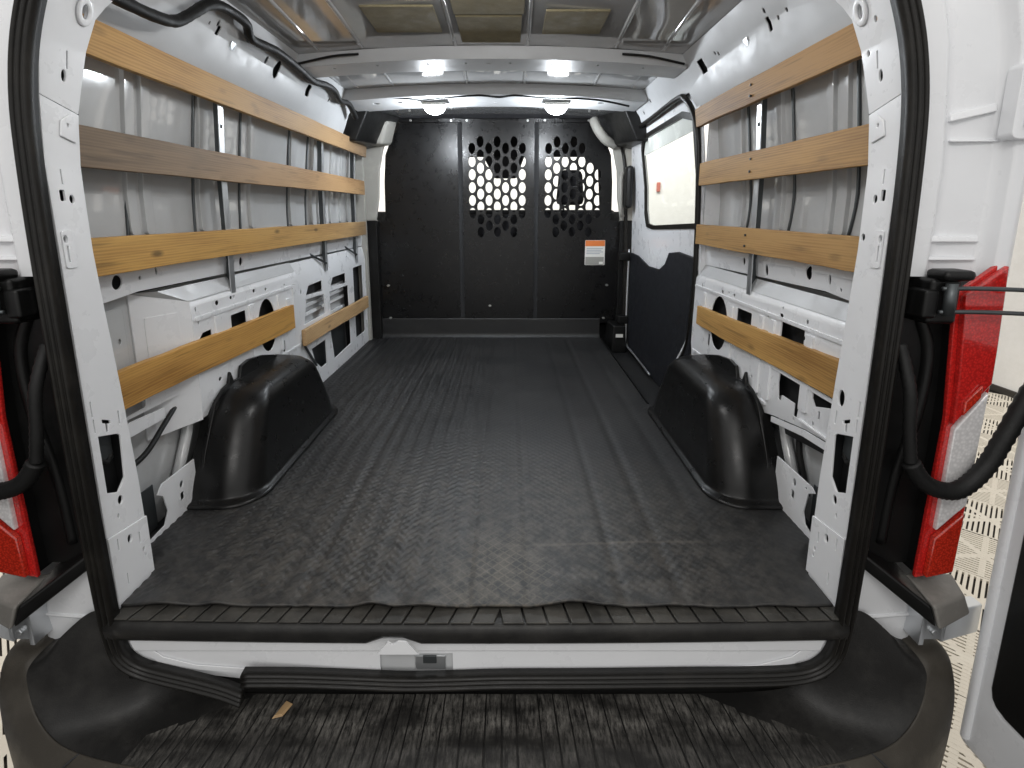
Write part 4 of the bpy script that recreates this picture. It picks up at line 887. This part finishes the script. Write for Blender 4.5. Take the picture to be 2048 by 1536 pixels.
# ---- rear body corners, tail lamps, bumper, doors
def corner(s):
    nm = 'left' if s < 0 else 'right'
    rc = empty('rear_corner', (s * 0.94, 0.03, 0.0), van)
    # white jamb panel above the lamp: stepped pressings
    cx = lambda z: lin(z, [(0.7, 0.0), (0.95, 0.0), (1.15, -0.022), (1.35, -0.075)])
    prof = [(0.800, -0.004), (0.872, -0.008), (0.890, 0.010), (0.905, 0.014), (0.975, 0.006), (0.985, -0.004), (0.992, -0.020), (1.012, -0.024), (1.030, -0.012), (1.036, 0.03), (1.036, 0.25)]
    zs = [0.735, 0.80, 0.85, 0.95, 1.05, 1.15, 1.25, 1.35]
    v, f = [], []
    for z in zs:
        for x, y in prof: v.append((s * (x + cx(z)), y, z))
    m_ = len(prof)
    for i in range(len(zs) - 1):
        for k in range(m_ - 1): f.append((i * m_ + k, i * m_ + k + 1, (i + 1) * m_ + k + 1, (i + 1) * m_ + k))
    o = raw('jamb_panel', v, f, 'white', rc, True); bev(o, 0.004, 2, 25)
    for z0, z1, x0, x1 in ((1.02, 1.035, 0.892, 0.972), (0.985, 0.990, 0.895, 0.985), (0.80, 0.812, 0.88, 0.972), (0.765, 0.772, 0.88, 0.972)):
        hexa('pressed_bead', [(s * (x0 + cx(z0)), 0.002, z0), (s * (x1 + cx(z0)), -0.002, z0 + 0.018 * (z0 > 1)), (s * (x1 + cx(z0)), 0.016, z0 + 0.018 * (z0 > 1)), (s * (x0 + cx(z0)), 0.016, z0)],
             [(s * (x0 + cx(z0)), 0.006, z1), (s * (x1 + cx(z0)), 0.002, z1 + 0.018 * (z0 > 1)), (s * (x1 + cx(z0)), 0.016, z1 + 0.018 * (z0 > 1)), (s * (x0 + cx(z0)), 0.016, z1)], 'white', rc, 0.003)
    # upper hinge leaf
    plate('hinge_pad', [(s * a, b) for a, b in rect(0.965, 1.04, 0.985, 1.115, 0.012)], [], lambda a, b, t: (a, -0.036 + t, b), 0.03, 'white', rc, bevel=0.008)
    h = plate('hinge_leaf', [(s * a, b) for a, b in rect(0.982, 1.055, 1.003, 1.10, 0.006)], [], lambda a, b, t: (a, -0.046 + t, b), 0.010, 'galv', rc, bevel=0.003)
    for bx_, bz_ in ((0.993, 1.018), (1.012, 1.026), (1.012, 1.085)):
        plate('hinge_bolt', [(s * a, b) for a, b in ell(bx_, bz_, 0.008, 0.008, 6)], [], lambda a, b, t: (a, -0.056 + t, b), 0.010, 'galv', h, bevel=0.002)
    # black lamp backing beside the seal
    plate('lamp_backing', [(s * a, b) for a, b in ((0.805, 0.735), (0.93, 0.735), (0.95, 0.70), (0.955, 0.10), (0.90, 0.10), (0.805, 0.14))], [], lambda a, b, t: (a, 0.012 + t, b), 0.02, 'black', rc, bevel=0.004)
    plate('lamp_backing', [(0.0, 0.10), (0.05, 0.10), (0.05, 0.735), (0.0, 0.70)], [], lambda a, b, t: (s * (0.948 + t), -0.02 + a, b), 0.006, 'black', rc, bevel=0.002)
    tube('inner_gutter', [(s * 0.885, 0.015, 0.66), (s * 0.915, 0.010, 0.58), (s * 0.912, 0.010, 0.45), (s * 0.888, 0.015, 0.30), (s * 0.88, 0.015, 0.15)], 0.012, 'black', rc, 8, 6)
    # white lower jamb and lower hinge
    hexa('lower_jamb', [(s * 0.805, 0.02, -0.14), (s * 0.99, 0.02, -0.14), (s * 1.02, 0.06, -0.14), (s * 0.805, 0.06, -0.14)], [(s * 0.805, 0.0, 0.135), (s * 0.95, 0.0, 0.02), (s * 1.02, 0.06, 0.02), (s * 0.805, 0.06, 0.135)], 'white', rc, 0.006)
    plate('jamb_bead', [(s * a, b) for a, b in ((0.85, -0.038), (0.975, -0.026), (0.975, -0.018), (0.85, -0.03))], [], lambda a, b, t: (a, 0.002 + t, b), 0.014, 'white', rc, bevel=0.003)
    plate('hinge_leaf', [(s * a, b) for a, b in ((0.972, -0.068), (1.03, -0.068), (1.03, 0.01), (0.972, 0.01))], [ell(s * 1.0, -0.008, 0.006, 0.006, 8)], lambda a, b, t: (a, -0.018 + t, b), 0.03, 'galv', rc, bevel=0.002)
    plate('hinge_leaf', [(s * a, b) for a, b in ((0.960, -0.068), (0.970, -0.068), (0.970, 0.012), (0.960, 0.012))], [], lambda a, b, t: (a, -0.034 + t, b), 0.05, 'galv', rc, bevel=0.002)
    hexa('hinge_arm', [(s * 1.02, -0.02, -0.075), (s * 1.14, 0.02, -0.085), (s * 1.14, 0.05, -0.085), (s * 1.02, 0.02, -0.075)], [(s * 1.02, -0.02, 0.0), (s * 1.14, 0.02, -0.012), (s * 1.14, 0.05, -0.012), (s * 1.02, 0.02, 0.0)], 'galv', rc, 0.004)
    for bx_, bz_ in ((1.0, -0.045), (1.018, -0.02)):
        plate('hinge_bolt', [(s * a, b) for a, b in ell(bx_, bz_, 0.008, 0.008, 6)], [], lambda a, b, t: (a, -0.026 + t, b), 0.010, 'galv', rc, bevel=0.002)
    # black wedge under the lamp, its outer end a grey block
    hexa('lamp_bracket', [(s * 0.815, -0.005, 0.115), (s * 0.955, -0.078, 0.010), (s * 0.960, 0.03, 0.030), (s * 0.860, 0.05, 0.100)],
         [(s * 0.815, -0.005, 0.150), (s * 0.938, -0.076, 0.060), (s * 0.940, 0.03, 0.085), (s * 0.860, 0.05, 0.140)], 'black', rc, 0.006)
    hexa('bracket_block', [(s * 0.957, -0.080, 0.008), (s * 1.044, -0.052, 0.024), (s * 1.056, 0.012, 0.036), (s * 0.962, 0.012, 0.030)],
         [(s * 0.941, -0.076, 0.062), (s * 1.026, -0.049, 0.068), (s * 1.048, 0.012, 0.076), (s * 0.941, 0.012, 0.076)], 'grey_dark', rc, 0.007)
    # tail lamp
    tl = empty('tail_lamp', (s * 0.98, -0.01, 0.1), van)
    tag(tl, nm + ' tail lamp with red, clear and red lenses')
    lf = lambda off: (lambda a, b, t: (a, -0.034 + off + t + 0.16 * max(0.0, abs(a) - 0.995), b))
    sx_ = lambda P: [(s * a, b) for a, b in P]
    plate('lamp_body', sx_([(0.938, 0.088), (1.018, 0.100), (1.026, 0.30), (1.030, 0.55), (1.014, 0.772), (0.985, 0.752), (0.925, 0.705), (0.946, 0.45)]), [], lf(0.012), 0.010, 'red', tl, bevel=0.003)
    plate('lamp_housing', sx_([(0.943, 0.094), (1.010, 0.105), (1.018, 0.30), (1.022, 0.55), (1.006, 0.755), (0.935, 0.702), (0.951, 0.45)]), [], lf(0.0225), 0.05, 'black', tl)
    plate('red_lens', sx_([(0.953, 0.440), (1.020, 0.525), (1.018, 0.60), (1.010, 0.759), (0.985, 0.742), (0.934, 0.701), (0.948, 0.55)]), [], lf(0), 0.014, 'red', tl, bevel=0.004)
    plate('clear_lens', sx_([(0.958, 0.205), (1.014, 0.262), (1.018, 0.508), (0.960, 0.432)]), [], lf(0.002), 0.014, 'clear', tl, bevel=0.004)
    plate('amber_lens', sx_([(0.952, 0.096), (1.009, 0.108), (1.012, 0.245), (0.956, 0.190)]), [], lf(0), 0.014, 'amber', tl, bevel=0.004)
    plate('reflex_patch', sx_([(0.966, 0.462), (0.995, 0.500), (0.995, 0.525), (0.966, 0.490)]), [], lf(-0.004), 0.006, 'amber', tl, bevel=0.002)
    # door check: block, two rods
    dc = empty('door_check', (s * 0.88, -0.03, 0.69), van)
    box('check_block', *sorted((s * 0.858, s * 0.915)), -0.045, 0.02, 0.648, 0.735, 'black', dc, 0.008)
    box('check_cap', *sorted((s * 0.868, s * 0.925)), -0.062, -0.01, 0.732, 0.752, 'black', dc, 0.008)
    box('check_foot', *sorted((s * 0.845, s * 0.872)), -0.05, 0.0, 0.66, 0.715, 'black', dc, 0.006)
    tube('check_pin', [(s * 0.884, -0.058, 0.668), (s * 0.884, -0.058, 0.728)], 0.010, 'steel_dark', dc, 10, 1)
    for z in (0.718, 0.674): tube('check_rod', [(s * 0.87, -0.055, z), (s * 0.96, -0.056, z), (s * 1.12, -0.066, z - 0.006)], 0.0042, 'steel_dark', dc, 8, 4)
    box('check_stop', *sorted((s * 1.025, s * 1.06)), -0.085, -0.055, 0.70, 0.74, 'black', dc, 0.008)
    # corrugated conduit to the door
    tube('door_conduit', [(s * 0.842, -0.01, 0.60), (s * 0.846, -0.045, 0.52), (s * 0.852, -0.052, 0.44), (s * 0.862, -0.055, 0.372)], 0.0105, 'cable', van, 12, 12, 1)
    tube('door_conduit', [(s * 0.862, -0.055, 0.372), (s * 0.888, -0.058, 0.335), (s * 0.925, -0.06, 0.316), (s * 0.965, -0.06, 0.318), (s * 1.01, -0.055, 0.36), (s * 1.045, -0.05, 0.43), (s * 1.09, -0.04, 0.52), (s * 1.14, -0.03, 0.56)], 0.0155, 'cable', van, 12, 10, 1)
    # rear door, opened at right angles
    rd = empty('rear_door', (s * 1.15, -0.4, -0.3), van)
    dfn2 = lambda off: (lambda a, b, t: (s * (1.128 + off + t), a, b))
    plate('door_shell', [(0.008, -0.36), (0.012, 1.05), (-0.04, 1.30), (-0.80, 1.36), (-0.82, -0.36)], [rect(-0.76, -0.050, -0.205, 0.56, 0.03)], dfn2(0), 0.05, 'white', rd, bevel=0.012)
    plate('door_flange', [(-0.002, -0.34), (0.0, 1.0), (-0.018, 1.0), (-0.020, -0.34)], [], dfn2(-0.010), 0.02, 'white', rd, bevel=0.006)
    plate('door_trim', rect(-0.765, -0.044, -0.205, 0.57, 0.04), [], dfn2(-0.003), 0.02, 'black', rd, bevel=0.004)
    plate('door_outer', [(0.006, -0.36), (0.010, 1.05), (-0.04, 1.30), (-0.80, 1.36), (-0.82, -0.36)], [], dfn2(0.052), 0.004, 'white', rd)
    # outer side panel
    box('side_outer_panel', *sorted((s * 1.030, s * 1.036)), 0.06, 1.18 if s > 0 else 2.45, -0.30, 1.40, 'white', rc, 0)
corner(-1); corner(1)

# ---- bumper
bp = empty('rear_bumper', (0, -0.08, -0.45), van)
tag(bp, 'black plastic step bumper with scuffed ribbed tread')
cols = [  # back/top, middle, rim inner, rim outer  (left half, mirrored)
    [(-0.915, 0.050, -0.078), (-0.930, 0.046, -0.085), (-0.958, 0.044, -0.100), (-1.045, 0.060, -0.095)],
    [(-0.930, -0.005, -0.074), (-0.945, -0.010, -0.086), (-0.962, -0.016, -0.098), (-1.052, 0.000, -0.090)],
    [(-0.925, -0.030, -0.070), (-0.945, -0.045, -0.095), (-0.974, -0.054, -0.118), (-1.035, -0.040, -0.098)],
    [(-0.885, -0.012, -0.030), (-0.925, -0.046, -0.140), (-0.974, -0.054, -0.165), (-1.034, -0.058, -0.150)],
    [(-0.838, 0.002, 0.004), (-0.885, -0.038, -0.185), (-0.955, -0.066, -0.212), (-1.018, -0.066, -0.215)],
    [(-0.800, -0.004, -0.040), (-0.845, -0.030, -0.228), (-0.905, -0.088, -0.250), (-0.962, -0.100, -0.265)],
    [(-0.775, 0.012, -0.180), (-0.795, -0.024, -0.256), (-0.845, -0.107, -0.260), (-0.895, -0.128, -0.285)],
    [(-0.745, 0.026, -0.255), (-0.735, -0.030, -0.263), (-0.705, -0.136, -0.262), (-0.740, -0.164, -0.287)],
    [(-0.45, 0.032, -0.263), (-0.45, -0.040, -0.264), (-0.44, -0.158, -0.262), (-0.45, -0.188, -0.287)],
    [(0.0, 0.032, -0.263), (0.0, -0.040, -0.264), (0.0, -0.164, -0.262), (0.0, -0.194, -0.287)]]
cols = cols + [[(-x, y, z) for x, y, z in c] for c in reversed(cols[:-1])]
def grid(name, rows_, mat, lv=2):
    n = len(rows_[0]); v = [p for c in rows_ for p in c]; f = []
    for i in range(len(rows_) - 1):
        for k in range(n - 1): f.append((i * n + k, i * n + k + 1, (i + 1) * n + k + 1, (i + 1) * n + k))
    o = raw(name, v, f, mat, bp, True); md = o.modifiers.new('sub', 'SUBSURF'); md.levels = lv; md.render_levels = lv; return o
grid('bumper_step', [c[:3] + [tuple(np.array(c[2]) * 0.8 + np.array(c[3]) * 0.2)] for c in cols], 'bumper', 3)
rim = []
for c in cols:
    a, b_ = np.array(c[2]), np.array(c[3]); out = b_ - a
    rim.append([tuple(a - np.array((0, 0, 0.004))), tuple(a + out * 0.10 + np.array((0, 0, 0.009))), tuple(a + out * 0.55 + np.array((0, 0, 0.003))), tuple(b_), tuple(b_ + out * 0.22 + np.array((0, 0, -0.05))), tuple(b_ + out * 0.10 + np.array((0, 0, -0.19)))])
grid('bumper_rim', rim, 'bumper_rim', 2)
for x in (-0.83, 0.83):
    tube('rim_joint', [(x, -0.112, -0.2575), (x * 1.03, -0.135, -0.272), (x * 1.04, -0.150, -0.30), (x * 1.04, -0.155, -0.40)], 0.0022, 'dark_fill', bp, 6, 4)
x_ = -0.70
while x_ < 0.70:
    w_ = random.choice((0.026, 0.032, 0.036, 0.044, 0.052)); z0 = -0.263; h_ = random.uniform(0.0022, 0.0032); sk = (x_ + w_ / 2) * 0.05
    hexa('tread_rib', [(x_, 0.028, z0), (x_ + w_ - 0.002, 0.028, z0), (x_ + w_ - 0.002 + sk, -0.140, z0), (x_ + sk, -0.140, z0)],
         [(x_, 0.028, z0 + h_), (x_ + w_ - 0.003, 0.028, z0 + h_), (x_ + w_ - 0.003 + sk, -0.140, z0 + h_ * .8), (x_ + sk, -0.140, z0 + h_ * .8)], 'tread', bp, 0.001)
    x_ += w_
# splinter lying on the step
raw_o = hexa('wood_splinter', [(-0.462, -0.036, -0.258), (-0.440, -0.030, -0.258), (-0.428, 0.000, -0.258), (-0.446, 0.008, -0.258)], [(-0.457, -0.032, -0.253), (-0.442, -0.028, -0.253), (-0.431, -0.002, -0.253), (-0.445, 0.004, -0.253)], wood('wood_splinter_mat', TAN[0], TAN[1]), None, 0.0005)
tag(raw_o, 'small pale wood splinter lying on the black bumper step', 'splinter')
